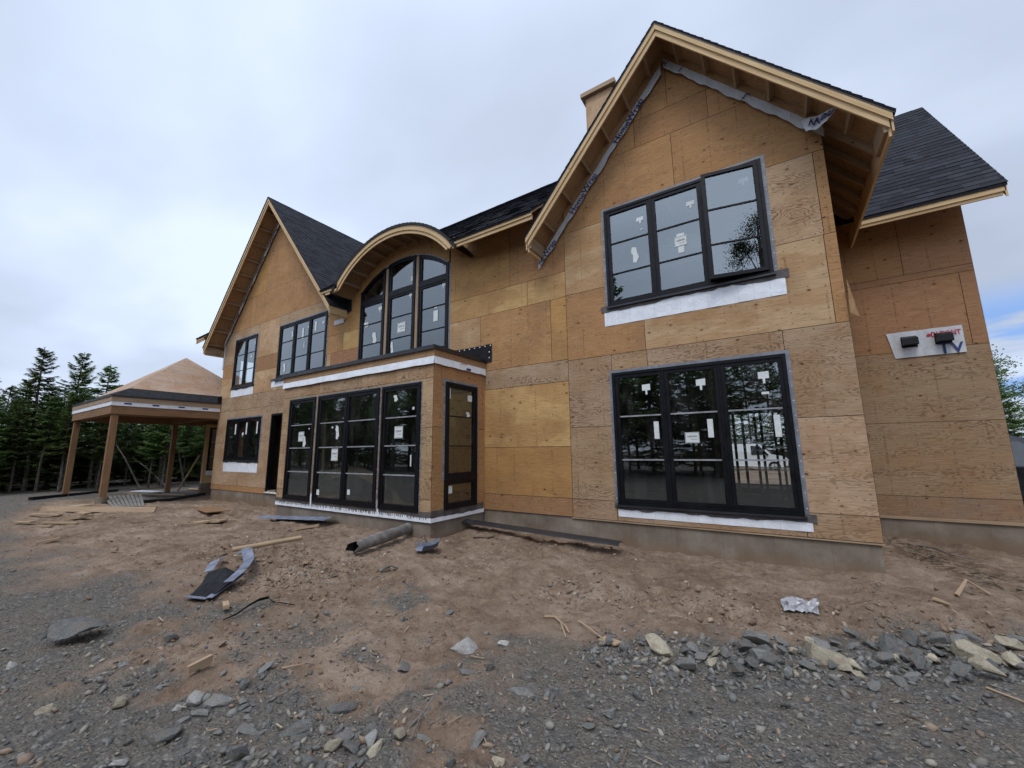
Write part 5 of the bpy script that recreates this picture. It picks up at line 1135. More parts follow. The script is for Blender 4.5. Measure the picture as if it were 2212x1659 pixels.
# cardboard tube: hollow with a torn open end
mb = MB(); A, B = Vector((-5.19, 3.78, gh(-5.19, 3.78)+.12)), Vector((-5.50, 5.10, gh(-5.5, 5.1)+.15)); n = 22; d = (B-A).normalized(); xx = d.cross(Vector((0, 0, 1))).normalized(); yy = d.cross(xx); rings = []
for i in range(25):
    t = i/24; c_ = A.lerp(B, t); rr = .088*(1-.04*math.sin(t*9)); ring_ = []
    for j in range(n):
        an = 2*math.pi*j/n; r = rr*(1+.03*math.sin(an*3+t*6)); sq = 1-.12*(t < .05); off = d*(-.05*math.sin(an*2+1)-.03*math.sin(an*5)) if i == 0 else Vector((0, 0, 0))
        ring_.append(c_+(xx*math.cos(an)*r/ sq+yy*math.sin(an)*r*sq)+off)
    rings.append(ring_)
for i in range(24):
    for j in range(n):
        k = (j+1) % n; a, b, c2, d2 = rings[i][j], rings[i][k], rings[i+1][k], rings[i+1][j]; uv = [(i*.06, j*.02), (i*.06, j*.02+.02), (i*.06+.06, j*.02+.02), (i*.06+.06, j*.02)]
        mb.face([a, b, c2, d2], uv=uv, world=True)
        ctr = A.lerp(B, i/24); ctr2 = A.lerp(B, (i+1)/24); sh = lambda p, c0: c0+(p-c0)*.93
        mb.face([sh(d2, ctr2), sh(c2, ctr2), sh(b, ctr), sh(a, ctr)], uv=uv, world=True, mi=1)
for j in range(n):
    k = (j+1) % n; a, b = rings[0][j], rings[0][k]; mb.face([b, a, A+(a-A)*.93, A+(b-A)*.93], world=True)
thing(mb, 'cardboard_tube', [M['tube'], M['insidedark']], 'hollow grey cardboard tube lying below the bay', 'tube', smooth=False)
# timber pole leading to the torn membrane
mb = MB(); mb.tube([(-6.80, 2.92, gh(-6.8, 2.92)+.10), (-6.68, 3.35, (gh(-6.8, 2.92)+gh(-6.56, 3.8))/2+.11), (-6.56, 3.80, gh(-6.56, 3.8)+.12)], [.034, .035, .034], 10)
thing(mb, 'timber_pole', M['lumber3'], 'pale round timber pole sticking out of the dug soil', 'pole')
# torn membrane scrap: a curled sheet, black with blue grey film edges
def ribbon(pts, ws, name, mats, label, cat, thick=.004, mis=None, up=None, group=None):
    mb = MB(); n = len(pts); P_ = [Vector(p) for p in pts]; rows = []
    for i, p in enumerate(P_):
        d = (P_[min(i+1, n-1)]-P_[max(i-1, 0)]).normalized(); u = Vector(up[i] if up else (0, 0, 1)).normalized(); s = d.cross(u).normalized(); rows.append((p-s*ws[i]/2, p+s*ws[i]/2, s.cross(d)))
    for i in range(n-1):
        a, b, na = rows[i]; d2, c2, nb = rows[i+1]; m = mis[i] if mis else 0
        mb.face([a, b, c2, d2], world=True, mi=m); mb.face([a-na*thick, d2-nb*thick, c2-nb*thick, b-na*thick], world=True, mi=m)
    return thing(mb, name, mats, label, cat, group) if name else mb
def Gz(x, y, h): return (x, y, gh(x, y)+h)
mb = MB()
sheet = [[Gz(-5.50, 1.98, .03), Gz(-5.33, 2.0, .02), Gz(-5.16, 2.05, .03)], [Gz(-5.60, 2.12, .08), Gz(-5.40, 2.16, .12), Gz(-5.20, 2.22, .10)], [Gz(-5.86, 2.28, .08), Gz(-5.62, 2.36, .13), Gz(-5.42, 2.46, .10)]]
for i in range(2):
    for j in range(2):
        q = [sheet[i][j], sheet[i][j+1], sheet[i+1][j+1], sheet[i+1][j]]; mb.face(q, world=True, mi=0); mb.face([(p[0], p[1], p[2]-.005) for p in q][::-1], world=True, mi=0)
for a, b, w in ((Gz(-5.52, 1.96, .035), Gz(-5.17, 2.03, .036), .05), (Gz(-5.16, 2.04, .04), Gz(-5.42, 2.47, .115), .07)): mb.beam(a, b, w, .006, mi=1)
arm = [Gz(-5.24, 2.24, .10), Gz(-5.42, 2.46, .16), Gz(-5.72, 2.66, .17), Gz(-6.05, 2.78, .13), Gz(-6.45, 2.86, .10)]
for i in range(4): mb.beam(arm[i], arm[i+1], [.1, .12, .12, .11][i], .007, up=(.3, -.5, .8), mi=1)
arm = [Gz(-5.86, 2.28, .09), Gz(-6.05, 2.42, .12), Gz(-6.38, 2.64, .07)]
for i in range(2): mb.beam(arm[i], arm[i+1], [.10, .07][i], .006, up=(.2, -.4, .8), mi=1)
thing(mb, 'roofing_membrane', [M['membrane'], M['scrapgrey']], 'torn black roofing membrane with blue grey film edges in the dug soil', 'membrane')
pts = [Gz(-4.48, 1.90, .02), Gz(-4.50, 2.02, .03), Gz(-4.56, 2.16, .045), Gz(-4.62, 2.28, .055), Gz(-4.59, 2.36, .05), Gz(-4.46, 2.35, .03), Gz(-4.34, 2.36, .02), Gz(-4.2, 2.42, .02)]
ribbon(pts, [.006, .022, .03, .034, .034, .03, .022, .01], 'plastic_strap', M['membrane'], 'thin black strap bent over the gravel edge', 'strap', up=[(-.8, .2, .5)]*8)
# curled black scrap below the bay corner
mb = MB(); n = 14
for i in range(n):
    f = lambda t: (-4.62+.26*t, 4.42+.20*t, gh(-4.5, 4.5)+.02+.10*t*t+.05*(1-t)*(1-t))
    a, b = i/n, (i+1)/n; pa, pb = Vector(f(a)), Vector(f(b)); w = Vector((-.10, .14, .03)); mb.face([pa, pb, pb+w, pa+w], world=True, mi=1 if i < 4 else 0)
    mb.face([pa+w, pb+w, pb+w*1.05+Vector((0, 0, .05)), pa+w*1.05+Vector((0, 0, .05))], world=True, mi=1)
thing(mb, 'membrane_scrap', [M['membrane'], M['scrapgrey']], 'curled scrap of black membrane near the bay corner', 'scrap')
pts = [Gz(-5.07, 4.83, .02), Gz(-5.05, 4.9, .06), Gz(-4.98, 4.95, .07), Gz(-4.90, 4.93, .02), Gz(-4.82, 4.9, .015)]
ribbon(pts, [.02, .03, .03, .03, .01], 'strap_offcut', M['tape2'], 'short bent strap offcut beside the foot of the bay', 'strap')
pts = [Gz(-4.36, 5.45, .02), Gz(-4.28, 5.52, .03), Gz(-4.2, 5.60, .03), Gz(-4.12, 5.74, .04)]
ribbon(pts, [.07, .06, .03, .02], 'membrane_scrap', M['membrane'], 'small black scrap under the left end of the long metal strip', 'scrap')
# crumpled clear bag
mb = MB(); n1_, n2_ = 14, 9
def bagp(i, j):
    t, s = i/n1_, j/n2_; x = -.14+.30*t; y = 5.10+.13*s+.05*t; r = random.Random(i*31+j*7)
    return (x+r.uniform(-.012, .012), y+r.uniform(-.012, .012), gh(x, y)+.015+.06*math.sin(math.pi*s)*(.45+.55*abs(math.sin(t*4.4+.4)))+r.uniform(0, .03))
for i in range(n1_):
    for j in range(n2_): mb.face([bagp(i, j), bagp(i+1, j), bagp(i+1, j+1), bagp(i, j+1)], world=True)
thing(mb, 'plastic_bag', M['bagplastic'], 'crumpled whitish plastic bag on the soil bank under the gable', 'plastic bag')
# boards and offcuts on the left
lay_board((-16.2, 2.36), (-14.1, 4.1), .14, .038, M['lumber2'], 'plank', 'long brown plank lying on edge before the porch', lift=.03, roll=1.3)
lay_board((-14.3, 5.3), (-12.0, 4.75), .5, .02, M['beam'], 'plywood_sheet', 'offcut sheet of orange plywood on the soil below the door', 'plywood', tilt=(.02, .05))
W_ = 'offcuts of timber dropped before the porch'; k0 = 0
OFF = [((-16.35, 3.0), (-16.0, 3.1), .35, 'pale square board offcut standing by the front porch post'), ((-14.45, 2.62), (-13.95, 2.78), .28, 'thick pale block of lumber lying before the long plank'), ((-15.6, 2.12), (-14.9, 2.5), .10, 'short plank at the far left end of the timber offcuts'),
       ((-15.2, 2.85), (-15.0, 3.0), .2, 'small pale board just right of the square board offcut'), ((-14.0, 2.9), (-13.9, 3.25), .10, 'broken stub of lumber right of the thick pale block'), ((-13.7, 2.05), (-13.2, 2.5), .07, 'thin slat nearest the camera in the offcut pile'),
       ((-13.3, 1.95), (-13.05, 2.1), .10, 'small flat chip left of the offcut pile'), ((-14.3, 1.75), (-14.0, 1.95), .12, 'flat pale chip at the far left of the soil'), ((-10.9, 1.6), (-10.8, 1.86), .07, 'pale wood shim alone on the left slope'), ((-9.15, 2.16), (-9.08, 2.22), .05, 'tiny white chip alone in the middle of the soil'),
       ((-10.95, 3.9), (-10.3, 4.2), .22, 'pale flat board right of the orange plywood'), ((-10.55, 3.75), (-10.45, 4.1), .05, 'thin lath crossing the pale flat board'), ((-5.50, 3.28), (-5.18, 3.08), .06, 'stub of lumber on the dug soil below the tube'), ((-4.88, 2.08), (-4.66, 2.0), .05, 'little brown stub of wood near the black strap'),
       ((-8.0, 4.5), (-7.6, 4.75), .05, 'pale lath on the soil under the blue grey metal strip')]
for p, q, w, lb in OFF: lay_board(p, q, w, .035 if w < .25 else .05, M['lumber3'] if 'pale' in lb or 'stub' in lb else M['lumber2'], 'timber_offcut', lb, 'offcut', W_ if p[0] < -12 else None, tilt=(0, random.uniform(0, .04)))
# steel grille / plank bundle leaning by the footing
mb = MB()
for i in range(9):
    t = i/8; a = Vector((-18.3+.0*t, 4.0+.85*t, gh(-18.3, 4.3)+.16)); b = Vector((-15.7, 3.65+.62*t, gh(-15.7, 4)+.05)); mb.beam(a, b, .065, .03)
for t in (0.02, .5, .98):
    a = Vector((-18.3, 4.0, gh(-18.3, 4.3)+.13)).lerp(Vector((-15.7, 3.65, gh(-15.7, 4)+.02)), t); b = Vector((-18.3, 4.85, gh(-18.3, 4.3)+.13)).lerp(Vector((-15.7, 4.27, gh(-15.7, 4)+.02)), t); mb.beam(a, b, .05, .03)
thing(mb, 'slatted_panel', flat('grey_weathered_slats', (.2, .19, .17), .8, .2, 0, 6, .3), 'grey slatted panel tipped on the ground right of the front porch post', 'panel')
lay_board((-21.0, 2.78), (-24.1, 5.6), .12, .10, M['membrane'], 'drain_pipe', 'black pipe lying on the gravel left of the porch', 'pipe')
mb = MB(); mb.tube([Gz(-17.0, 4.55, .06), Gz(-18.2, 5.7, .07), Gz(-19.6, 7.2, .08)], .055, 10); thing(mb, 'drain_pipe', M['membrane'], 'black pipe running under the porch towards the house corner', 'pipe')
JL = ['crumpled pale sheet of wrap on the ground under the porch', 'weathered board under the porch beside the black pipe', 'grey broken slab of board beneath the middle of the porch', 'short pale plank near the back porch post', 'dark scrap of roofing under the porch']
for i, (x, y, a, L, w, mt) in enumerate([(-22.9, 6.3, .5, 1.1, .5, 'wrap'), (-20.4, 5.9, 1.0, 1.8, .22, 'lumber2'), (-19.2, 5.2, .3, .8, .4, 'tube'), (-22.0, 7.9, .2, 1.5, .16, 'lumber'), (-21.6, 6.0, .9, .7, .35, 'membrane')]):
    lay_board((x-L/2*math.cos(a), y-L/2*math.sin(a)), (x+L/2*math.cos(a), y+L/2*math.sin(a)), w, .03, M[mt], 'debris_board', JL[i], 'debris', tilt=(random.uniform(0, .08), 0))
# sticks and broken twigs
def stick(pts, r, label, mat='lumber2', br=()):
    mb = MB(); P_ = [Gz(*p) for p in pts]; mb.tube(P_, [r*(1-.5*i/(len(P_)-1)) for i in range(len(P_))], 6)
    for b in br: mb.tube([Gz(*p) for p in b], r*.6, 5)
    thing(mb, 'stick', M[mat], label, 'stick')
stick([(-2.08, 3.72, .02), (-1.95, 3.68, .03), (-1.86, 3.62, .03), (-1.72, 3.44, .02)], .012, 'dry pale twig with a bend on the soil right of centre', 'lumber3', [[(-1.86, 3.62, .03), (-1.76, 3.52, .05), (-1.72, 3.5, .03)]])
stick([(-1.72, 3.72, .03), (-1.56, 3.62, .04), (-1.41, 3.52, .03)], .009, 'straight straw coloured stick leading to a pale leaf of wood', 'lumber3')
lay_board((-1.44, 3.56), (-1.27, 3.50), .09, .012, M['lumber3'], 'wood_flake', 'pale flake of wood at the end of the straw coloured stick', 'wood flake')
stick([(-2.03, 1.93, .0), (-1.98, 2.0, .05), (-1.97, 2.1, .11)], .008, 'dark forked root sticking up from the foreground', 'tube', [[(-1.98, 2.0, .05), (-1.9, 1.97, .06), (-1.84, 2.0, .08)], [(-1.98, 2.0, .05), (-2.08, 1.98, .05)], [(-1.99, 1.98, .03), (-1.93, 1.86, .01)]])
stick([(-3.27, 1.82, .01), (-3.24, 1.9, .02), (-3.23, 1.98, .01)], .008, 'thin brown stick on the left gravel')
stick([(-4.32, 3.55, .03), (-4.22, 3.62, .08), (-4.18, 3.72, .05)], .02, 'knobbly grey root stump lying below the tube', 'tube', [[(-4.4, 3.6, .03), (-4.25, 3.64, .05)]])
lay_board((-3.66, 1.36), (-3.70, 1.52), .03, .05, M['lumber2'], 'wood_chunk', 'upright chunk of splintered wood in the left foreground', 'wood chunk', lift=.02)
stick([(1.36, 6.2, .02), (1.5, 6.42, .12), (1.64, 6.36, .02)], .02, 'pale bent branch on the soil right of the house corner')
stick([(1.60, 8.75, .02), (1.75, 8.6, .05), (1.86, 8.38, .04), (2.05, 8.3, .02)], .016, 'dark branch lying by the wing foundation', 'tube')
stick([(.98, 4.18, .01), (1.12, 4.08, .02), (1.3, 3.98, .01)], .007, 'long straw lying on the right hand gravel', 'lumber3')
stick([(1.12, 5.85, .02), (1.2, 5.7, .05)], .022, 'short pale stub of branch right of the gable corner', 'lumber3')

# ------------------------------------------------------------------ vehicles behind the house
def wheel(par, x, y, z, r, w=.22):
    mb = MB(); n = 28; prof = [(r*.62, -w/2), (r*.95, -w/2), (r, -w*.35), (r, w*.35), (r*.95, w/2), (r*.62, w/2)]
    for j in range(n):
        a, b = 2*math.pi*j/n, 2*math.pi*(j+1)/n
        for (r0, y0), (r1, y1) in zip(prof, prof[1:]): mb.face([(x+r0*math.cos(a), y+y0, z+r0*math.sin(a)), (x+r1*math.cos(a), y+y1, z+r1*math.sin(a)), (x+r1*math.cos(b), y+y1, z+r1*math.sin(b)), (x+r0*math.cos(b), y+y0, z+r0*math.sin(b))], world=True)
    W_ = mb.build('wheel', M['rubber'], par)
    mb = MB(); q = 5
    for s_ in (-1, 1):
        yy_ = y+s_*w*.42; mb.face([(x+r*.18*math.cos(2*math.pi*j/12), yy_, z+r*.18*math.sin(2*math.pi*j/12)) for j in range(12)], world=True)
    for j in range(q):
        a = 2*math.pi*j/q+.3; mb.beam((x, y, z), (x+r*.62*math.cos(a), y, z+r*.62*math.sin(a)), .07, w*.8, up=(0, 1, 0))
    mb.build('rim', M['rim'], W_)
def car_body(name, prof, x0, y0, wd, zb, mat, label, cat, glass, tumble=.14, ws=(), wr=.36):
    """prof: (x, z) silhouette counter clockwise; belt z splits body and cabin"""
    E_ = empty(name, (x0, y0, zb), label, cat); mb = MB(); belt = glass['belt']
    n = len(prof)
    def yo(z, s): t = max(0, (z-belt))/max(.01, glass['top']-belt); return s*(wd/2-tumble*t)
    for s in (-1, 1):
        low = [(x, min(z, belt)) for x, z in prof]
        mb.face([(x0+x, y0+yo(z, s), zb+z) for x, z in prof][::(1 if s < 0 else -1)], world=True)
    for i in range(n):
        (xa, za), (xb, zb2) = prof[i], prof[(i+1) % n]
        mb.face([(x0+xa, y0+yo(za, 1), zb+za), (x0+xa, y0+yo(za, -1), zb+za), (x0+xb, y0+yo(zb2, -1), zb+zb2), (x0+xb, y0+yo(zb2, 1), zb+zb2)], world=True)
    B_ = mb.build('body', mat, E_)
    bv = B_.modifiers.new('b', 'BEVEL'); bv.width = .05; bv.segments = 3; bv.limit_method = 'ANGLE'
    for poly in glass['side']:
        for s in (-1, 1):
            mb = MB(); mb.face([(x0+x, y0+yo(z, s)+s*.006, zb+z) for x, z in poly][::(1 if s < 0 else -1)], world=True); mb.build('side_window', M['carglass'], E_)
    for (xa, za, xb, zb2, nm) in glass['ends']:
        mb = MB(); nx, nz = (zb2-za), -(xb-xa); L = math.hypot(nx, nz); nx, nz = nx/L*.008, nz/L*.008
        if nz < 0: nx, nz = -nx, -nz
        mb.face([(x0+xa+nx, y0+yo(za, 1)-.08, zb+za+nz), (x0+xa+nx, y0-yo(za, 1)+.08, zb+za+nz), (x0+xb+nx, y0-yo(zb2, 1)+.08, zb+zb2+nz), (x0+xb+nx, y0+yo(zb2, 1)-.08, zb+zb2+nz)], world=True); mb.build(nm, M['carglass'], E_)
    for wx in ws:
        for s in (-1, 1): wheel(E_, x0+wx, y0+s*(wd/2-.09), zb+wr, wr)
    mb = MB(); xf = x0+glass['front']
    for s in (-1, 1):
        mb = MB(); mb.box(xf-.05, xf+.012, y0+s*(wd/2-.35)-.16, y0+s*(wd/2-.35)+.16, zb+glass['lamp'], zb+glass['lamp']+.14); mb.build('headlight', M['sticker'], E_)
    mb = MB(); mb.box(xf-.05, xf+.014, y0-.45, y0+.45, zb+glass['lamp']-.12, zb+glass['lamp']+.1); mb.build('grille', M['black'], E_)
    for s in (-1, 1):
        mb = MB(); mb.box(x0+glass['mir']-.06, x0+glass['mir']+.04, y0+s*(wd/2+.02)-.09, y0+s*(wd/2+.02)+.09, zb+belt+.0, zb+belt+.15); mb.build('mirror', M['black'], E_)
    return E_
zb = .08
suv = [(-2.35, .35), (-1.95, .30), (1.9, .30), (2.36, .38), (2.40, .75), (2.28, .98), (1.25, 1.10), (.55, 1.66), (.3, 1.76), (-1.6, 1.76), (-2.05, 1.68), (-2.38, 1.08)]
CAR = car_body('parked_car', suv, 3.62, 13.45, 1.9, zb, M['carpaint'], 'black sport utility car parked behind the right corner of the house', 'car',
    dict(belt=1.06, top=1.76, side=[[(-1.95, 1.12), (-.75, 1.12), (-.75, 1.62), (-1.85, 1.62)], [(-.68, 1.12), (.15, 1.12), (.15, 1.62), (-.68, 1.62)], [(.22, 1.12), (1.05, 1.12), (.45, 1.6), (.22, 1.62)]], ends=[(1.22, 1.13, .58, 1.64, 'windscreen'), (-2.33, 1.15, -2.08, 1.62, 'rear_window')], front=2.39, lamp=.72, mir=1.0), ws=(-1.45, 1.45))
mb = MB()
for s in (-1, 1): mb.tube([(2.0, 13.45+s*.66, zb+1.80), (2.2, 13.45+s*.66, zb+1.86), (3.9, 13.45+s*.66, zb+1.86), (4.1, 13.45+s*.66, zb+1.78)], .02, 6)
mb.build('roof_rack', M['black'], CAR)
van = [(-2.7, .4), (2.35, .35), (2.62, .45), (2.66, .85), (2.5, 1.02), (1.75, 1.16), (1.15, 1.84), (.9, 1.92), (-2.6, 1.95), (-2.72, 1.7)]
VAN = car_body('work_van', van, -2.3, 34, 2.0, .0, M['vanpaint'], 'white work van seen through the lower right window', 'van',
    dict(belt=1.1, top=1.95, side=[[(.55, 1.16), (1.6, 1.16), (1.08, 1.76), (.55, 1.78)]], ends=[(1.72, 1.19, 1.18, 1.8, 'windscreen')], front=2.65, lamp=.68, mir=1.5), ws=(-1.8, 1.85))
mb = MB(); [mb.box(-4.8, -1.4, 34+y-.02, 34+y+.02, 2.05, 2.09) for y in (-.8, .8)]; [mb.box(x, x+.04, 33.2, 34.8, 1.95, 2.05) for x in (-4.6, -3.2, -1.7)]; mb.build('roof_rack', M['rim'], VAN)
# ================================================================== TREES
def mesh_from(name, V, F, mats, mi=None, smooth=False):
    me = bpy.data.meshes.new(name); V = np.asarray(V, np.float32); F = np.asarray(F, np.int32); k = F.shape[1]
    me.vertices.add(len(V)); me.vertices.foreach_set('co', V.ravel()); me.loops.add(F.size); me.loops.foreach_set('vertex_index', F.ravel())
    me.polygons.add(len(F)); me.polygons.foreach_set('loop_start', np.arange(len(F))*k); me.polygons.foreach_set('loop_total', np.full(len(F), k)); me.update()
    for m in mats: me.materials.append(m)
    return me
def spruce(seed, H, crown0, spread, dens=1.0, deadlow=True):
    r = random.Random(seed); mb = MB(); lean = (r.uniform(-.02, .02), r.uniform(-.02, .02))
    ctr = lambda z: Vector((lean[0]*z+.05*math.sin(z*.8+seed), lean[1]*z+.05*math.cos(z*.7), z))
    zs_ = [H*i/12 for i in range(13)]; mb.tube([ctr(z-.3 if z == 0 else z) for z in zs_], [max(.012, .011*H*max(0,1-z/H)**.8+.01) for z in zs_], 8)
    V = []
    z = crown0*.12 if deadlow else crown0
    while z < H-.12:
        t = (z-crown0)/(H-crown0); live = t > 0
        nb = r.randint(2, 3)
        L0 = spread*(1-max(0, t))**.75*(1 if live else .55)+.10
        for b in range(nb):
            a = r.uniform(0, 6.28); L = L0*r.uniform(.45, 1.2); drop = (-.10-.35*(1-max(0, t))) if live else -.25
            p0 = ctr(z); d = Vector((math.cos(a), math.sin(a), 0)); up0 = .45 if t > .7 else .22
            pts = [p0+d*L*s+Vector((0, 0, L*(drop*s+up0*s*s+.12*s**3))) for s in (0, .35, .7, 1)]
            if live or r.random() < .6: mb.tube(pts, [.016*(1-max(0, t))+.004, .010, .006, .003], 3, cap=False)
            if not live and r.random() < .75: continue
            n = int((54 if live else 8)*dens*(.35+L/spread)); sd = Vector((-d.y, d.x, 0))
            for i in range(n):
                s = r.uniform(.12, 1.05)**.8; k = min(2, int(s*3)); q = pts[k].lerp(pts[k+1], min(1, s*3-k)); w = L*.36*(1.1-s)+.10
                side = r.choice((-1, 1)); tw = (sd*side*r.uniform(.5, 1)+d*r.uniform(.25, .9)).normalized(); ll = r.uniform(.45, 1)*w+.05
                tip = q+tw*ll+Vector((0, 0, -ll*r.uniform(-.05, .45))); nrm = tw.cross(Vector((r.uniform(-.4, .4), r.uniform(-.4, .4), 1))).normalized()*r.uniform(.022, .05)
                V += [q-nrm, tip, q+nrm]
                for _ in range(2):
                    f = r.uniform(.25, .8); m = q.lerp(tip, f); t2 = (tw*.7+nrm.normalized()*r.choice((-1, 1))*.7+Vector((0, 0, r.uniform(-.3, .1)))).normalized(); e_ = ll*.45
                    n2 = t2.cross(Vector((0, 0, 1))).normalized()*.016; V += [m-n2, m+t2*e_, m+n2]
        z += r.uniform(.05, .10)*(1.0 if live else 2.6)
    for i in range(14): # leader tuft
        q = ctr(H-r.uniform(0, .5)); a = r.uniform(0, 6.28); tip = q+Vector((math.cos(a)*.09, math.sin(a)*.09, .08)); V += [q+Vector((.012, 0, 0)), tip, q-Vector((.012, 0, 0))]
    return mb, V
def tree_proto(seed, label, group, **k):
    mb, V = spruce(seed, **k)
    E_ = empty('spruce_tree', (0, 0, 0), label, 'tree', group)
    mb.build('trunk', M['bark'], E_)
    F = np.arange(len(V)).reshape(-1, 3); me = mesh_from('crown', [v[:] for v in V], F, [M['needle']]); o = bpy.data.objects.new('crown', me); C.objects.link(o); o.parent = E_
    return E_
GL = 'spruce forest edge left of the site'
LBL = 'dark green spruce in the forest edge behind the porch, bare lower trunk'
PROT = [tree_proto(1, LBL, GL, H=7.6, crown0=2.9, spread=1.15), tree_proto(2, LBL, GL, H=6.4, crown0=2.4, spread=1.0), tree_proto(3, LBL, GL, H=6.9, crown0=3.3, spread=.95), tree_proto(4, LBL, GL, H=5.6, crown0=1.9, spread=1.1), tree_proto(5, LBL, GL, H=8.2, crown0=2.0, spread=1.7, dens=1.3), tree_proto(6, LBL, GL, H=6.6, crown0=.5, spread=1.7, dens=1.1)]
for p_ in PROT: pass
used = [0]*len(PROT)
def place(k, x, y, s, label=None, group=None, rz=None, sz=None):
    o = PROT[k] if not used[k] else copy_tree(PROT[k]); used[k] = 1
    o.location = (x, y, gh(x, y)-.05 if abs(x) < 60 and abs(y) < 60 else 0); o.scale = (s, s, sz or s); o.rotation_euler = (random.uniform(-.02, .02), random.uniform(-.02, .02), random.uniform(0, 6.28) if rz is None else rz)
    if label: o['label'] = label
    if group: o['group'] = group
    return o
R_ = random.Random(5)
# the tree line: dense rows running away behind the porch
row = 0
for row, (dx, n_, hs) in enumerate([(0, 24, .86), (1.3, 24, .92), (2.8, 23, .96), (4.6, 22, 1.0), (6.8, 20, 1.04), (9.5, 16, 1.1), (12, 18, 1.0), (14, 18, 1.0)]):
    for i in range(n_):
        y = -3.5+i*(27.0/n_)+R_.uniform(-.5, .5); x = -25.6-dx-max(0, (y-10))*.15+R_.uniform(-.5, .5)
        place(5 if row in (2, 3, 5, 6, 7) or (row == 4 and i % 2) else R_.choice((0, 1, 2, 3, 2, 1)), x, y, hs*R_.uniform(.58, .84))
place(4, -28.0, 4.6, .80, 'tallest spruce, standing above the forest left of the porch roof', 'spruce forest edge left of the site')
place(0, -27.5, 3.4, .85); place(2, -27.0, 5.3, .86)
# thin leaning dead stems at the edge
for i, (x, y, dx, dz) in enumerate([(-24.9, 6.6, -1.6, 2.6), (-25.0, 8.3, .3, 3.4), (-24.8, 7.6, -2.4, 1.6)]):
    mb = MB(); mb.tube([(x, y, gh(x, y)), (x+dx*.5, y-.5, dz*.55), (x+dx, y-1.0, dz)], [.04, .03, .015], 6); tag(mb.build('dead_stem', M['bark']), ['thin dead stem leaning left behind the porch', 'slim grey dead stem standing behind the porch', 'low dead stem leaning across the dark forest edge'][i], 'dead tree')
# trees behind the house at the right: looser and paler
def broadleaf(seed, H, label, group, rad, mat='leaf', n=5200, trunk0=.28):
    r = random.Random(seed); E_ = empty('broadleaf_tree', (0, 0, 0), label, 'tree', group); mb = MB()
    mb.tube([(0, 0, -.2), (.05, 0, H*.3), (.0, .08, H*.6), (.05, .05, H*.93)], [.02*H, .015*H, .009*H, .003*H], 8); blobs = []
    for i in range(34):
        a = r.uniform(0, 6.28); z = H*r.uniform(trunk0, .93); t = (z/H-trunk0)/(1-trunk0); L = rad*(1-t)**.6*r.uniform(.5, 1.1)+.2; p = Vector((math.cos(a)*L, math.sin(a)*L, z+L*.35))
        mb.tube([(0, 0, z*.85), (p.x*.5, p.y*.5, z*.97), p], [.006*H*(1-t)+.008, .012, .005], 4, cap=False); blobs.append((p, r.uniform(.35, .7)*rad*.5))
    mb.build('trunk', M['bark'], E_); V = []
    for i in range(n):
        p, s = r.choice(blobs); q = p+Vector((r.gauss(0, s*.5), r.gauss(0, s*.5), r.gauss(0, s*.38))); a = Vector((r.gauss(0, 1), r.gauss(0, 1), r.gauss(0, .6))).normalized(); b = a.cross(Vector((r.gauss(0, 1), r.gauss(0, 1), r.gauss(0, 1)))).normalized(); e_ = r.uniform(.05, .1)
        V += [q-b*e_*.5, q+a*e_, q+b*e_*.5]
    me = mesh_from('crown', [v[:] for v in V], np.arange(len(V)).reshape(-1, 3), [M[mat]]); o = bpy.data.objects.new('crown', me); C.objects.link(o); o.parent = E_; return E_
GR_ = 'mixed trees beyond the right corner of the house'
BL = [broadleaf(11, 6.5, 'pale leafy tree beyond the right corner of the house', GR_, 2.0), broadleaf(12, 5.2, 'pale leafy tree beyond the right corner of the house', GR_, 1.8)]
ub = [0, 0]
def placeb(k, x, y, s, lb=None, gp=None):
    o = BL[k] if not ub[k] else copy_tree(BL[k]); ub[k] = 1; o.location = (x, y, .0); o.scale = (s, s, s); o.rotation_euler = (0, 0, R_.uniform(0, 6.28))
    if lb: o['label'] = lb
    if gp: o['group'] = gp
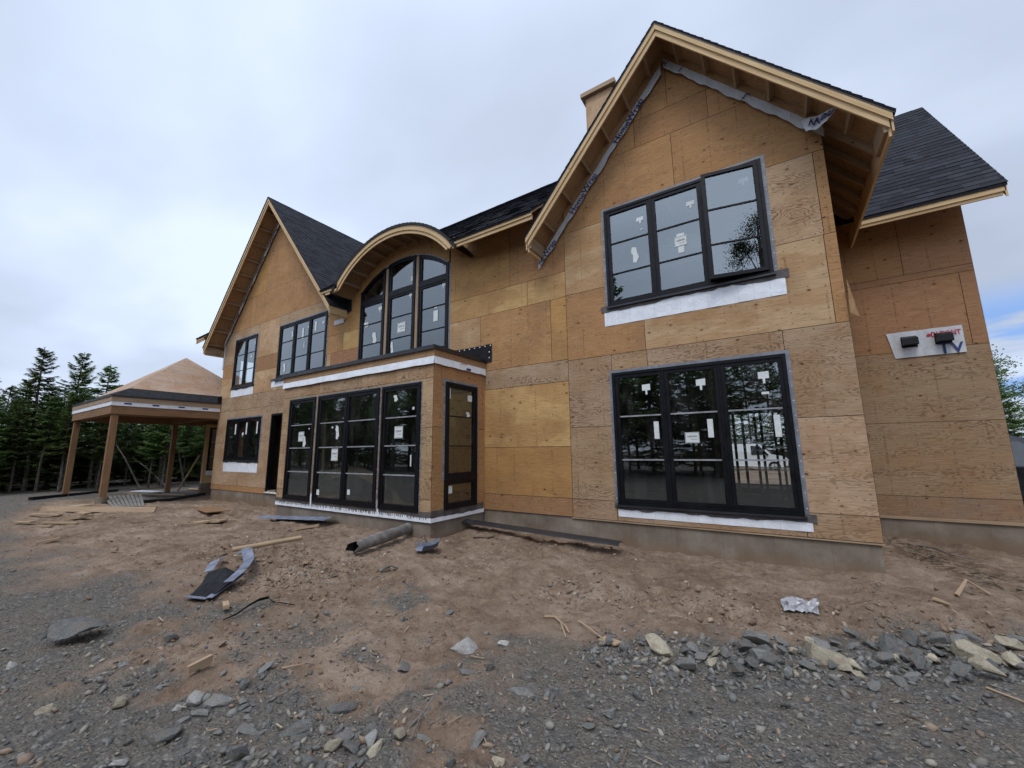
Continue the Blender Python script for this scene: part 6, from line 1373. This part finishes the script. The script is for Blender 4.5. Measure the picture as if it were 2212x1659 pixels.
for x, y, k, s in [(14.5, 24, 1, .7),  (12.5, 26, 0, .95), (14.5, 28, 1, 1.1), (16, 24, 0, 1.0), (6.0, 36, 0, 1.0), (2.6, 37, 1, 1.1), (-1.2, 39, 0, 1.0), (-5, 38, 1, 1.2), (10, 34, 0, 1.1), (-9, 40, 0, 1.1)]:
    placeb(k, x, y, s)
for x, y, s in [(8.3, 23.2, .66), (8.9, 24.5, .7), (7.9, 25.5, .6), (9.8, 23.6, .66), (10.8, 25.4, .8), (12.8, 29, 1.1), (8.6, 30, .9), (15, 31, 1.1), (7, 33, 1.1), (11, 37, 1.2), (3.4, 38, 1.0), (-2, 42, 1.1), (-6, 41, 1.1), (1.5, 41, 1), (5, 41, 1.1), (0, 43, 1.1), (-4, 44, 1.1), (-8, 43, 1.1)]: place(5, x, y, s, 'spruce among the leafy trees beyond the right corner of the house', GR_)
# the woods behind the photographer, mirrored in the glass
GB = 'trees behind the photographer mirrored in the windows'; LB_ = 'tree behind the photographer, seen only as a reflection in the windows'
for i in range(58):
    x = -52+i*1.18+R_.uniform(-.5, .5); y = -12.5-R_.uniform(0, 2.5)-abs(x+10)*.02
    if abs(x-.2) < 2.0: continue
    place(R_.choice((0, 1, 5, 5)), x, y, R_.uniform(.95, 1.3), LB_, GB)
for i in range(46):
    x = -56+i*1.6+R_.uniform(-.6, .6); y = -17-R_.uniform(0, 3); place(R_.choice((5, 1, 5, 4)), x, y, R_.uniform(1.15, 1.4), LB_, GB)
for x, y, k, s in [(-3.0, -12, 0, 1.35), (2.2, -11.5, 1, 1.5), (-16, -12, 0, 1.3), (-26, -12, 1, 1.4)]: placeb(k, x, y, s, 'leafy tree behind the photographer, mirrored in the lower windows', GB)
pine = broadleaf(31, 15.2, 'tall pine behind the photographer mirrored in the upper gable window', None, 2.1, 'pine', 15000, .3); pine.name = 'pine_tree'; pine.location = (6.3, -10.5, 0)
place(4, -7.7, -9.5, 1.5, 'tall spruce behind the photographer mirrored in the corner of the gable window', None)
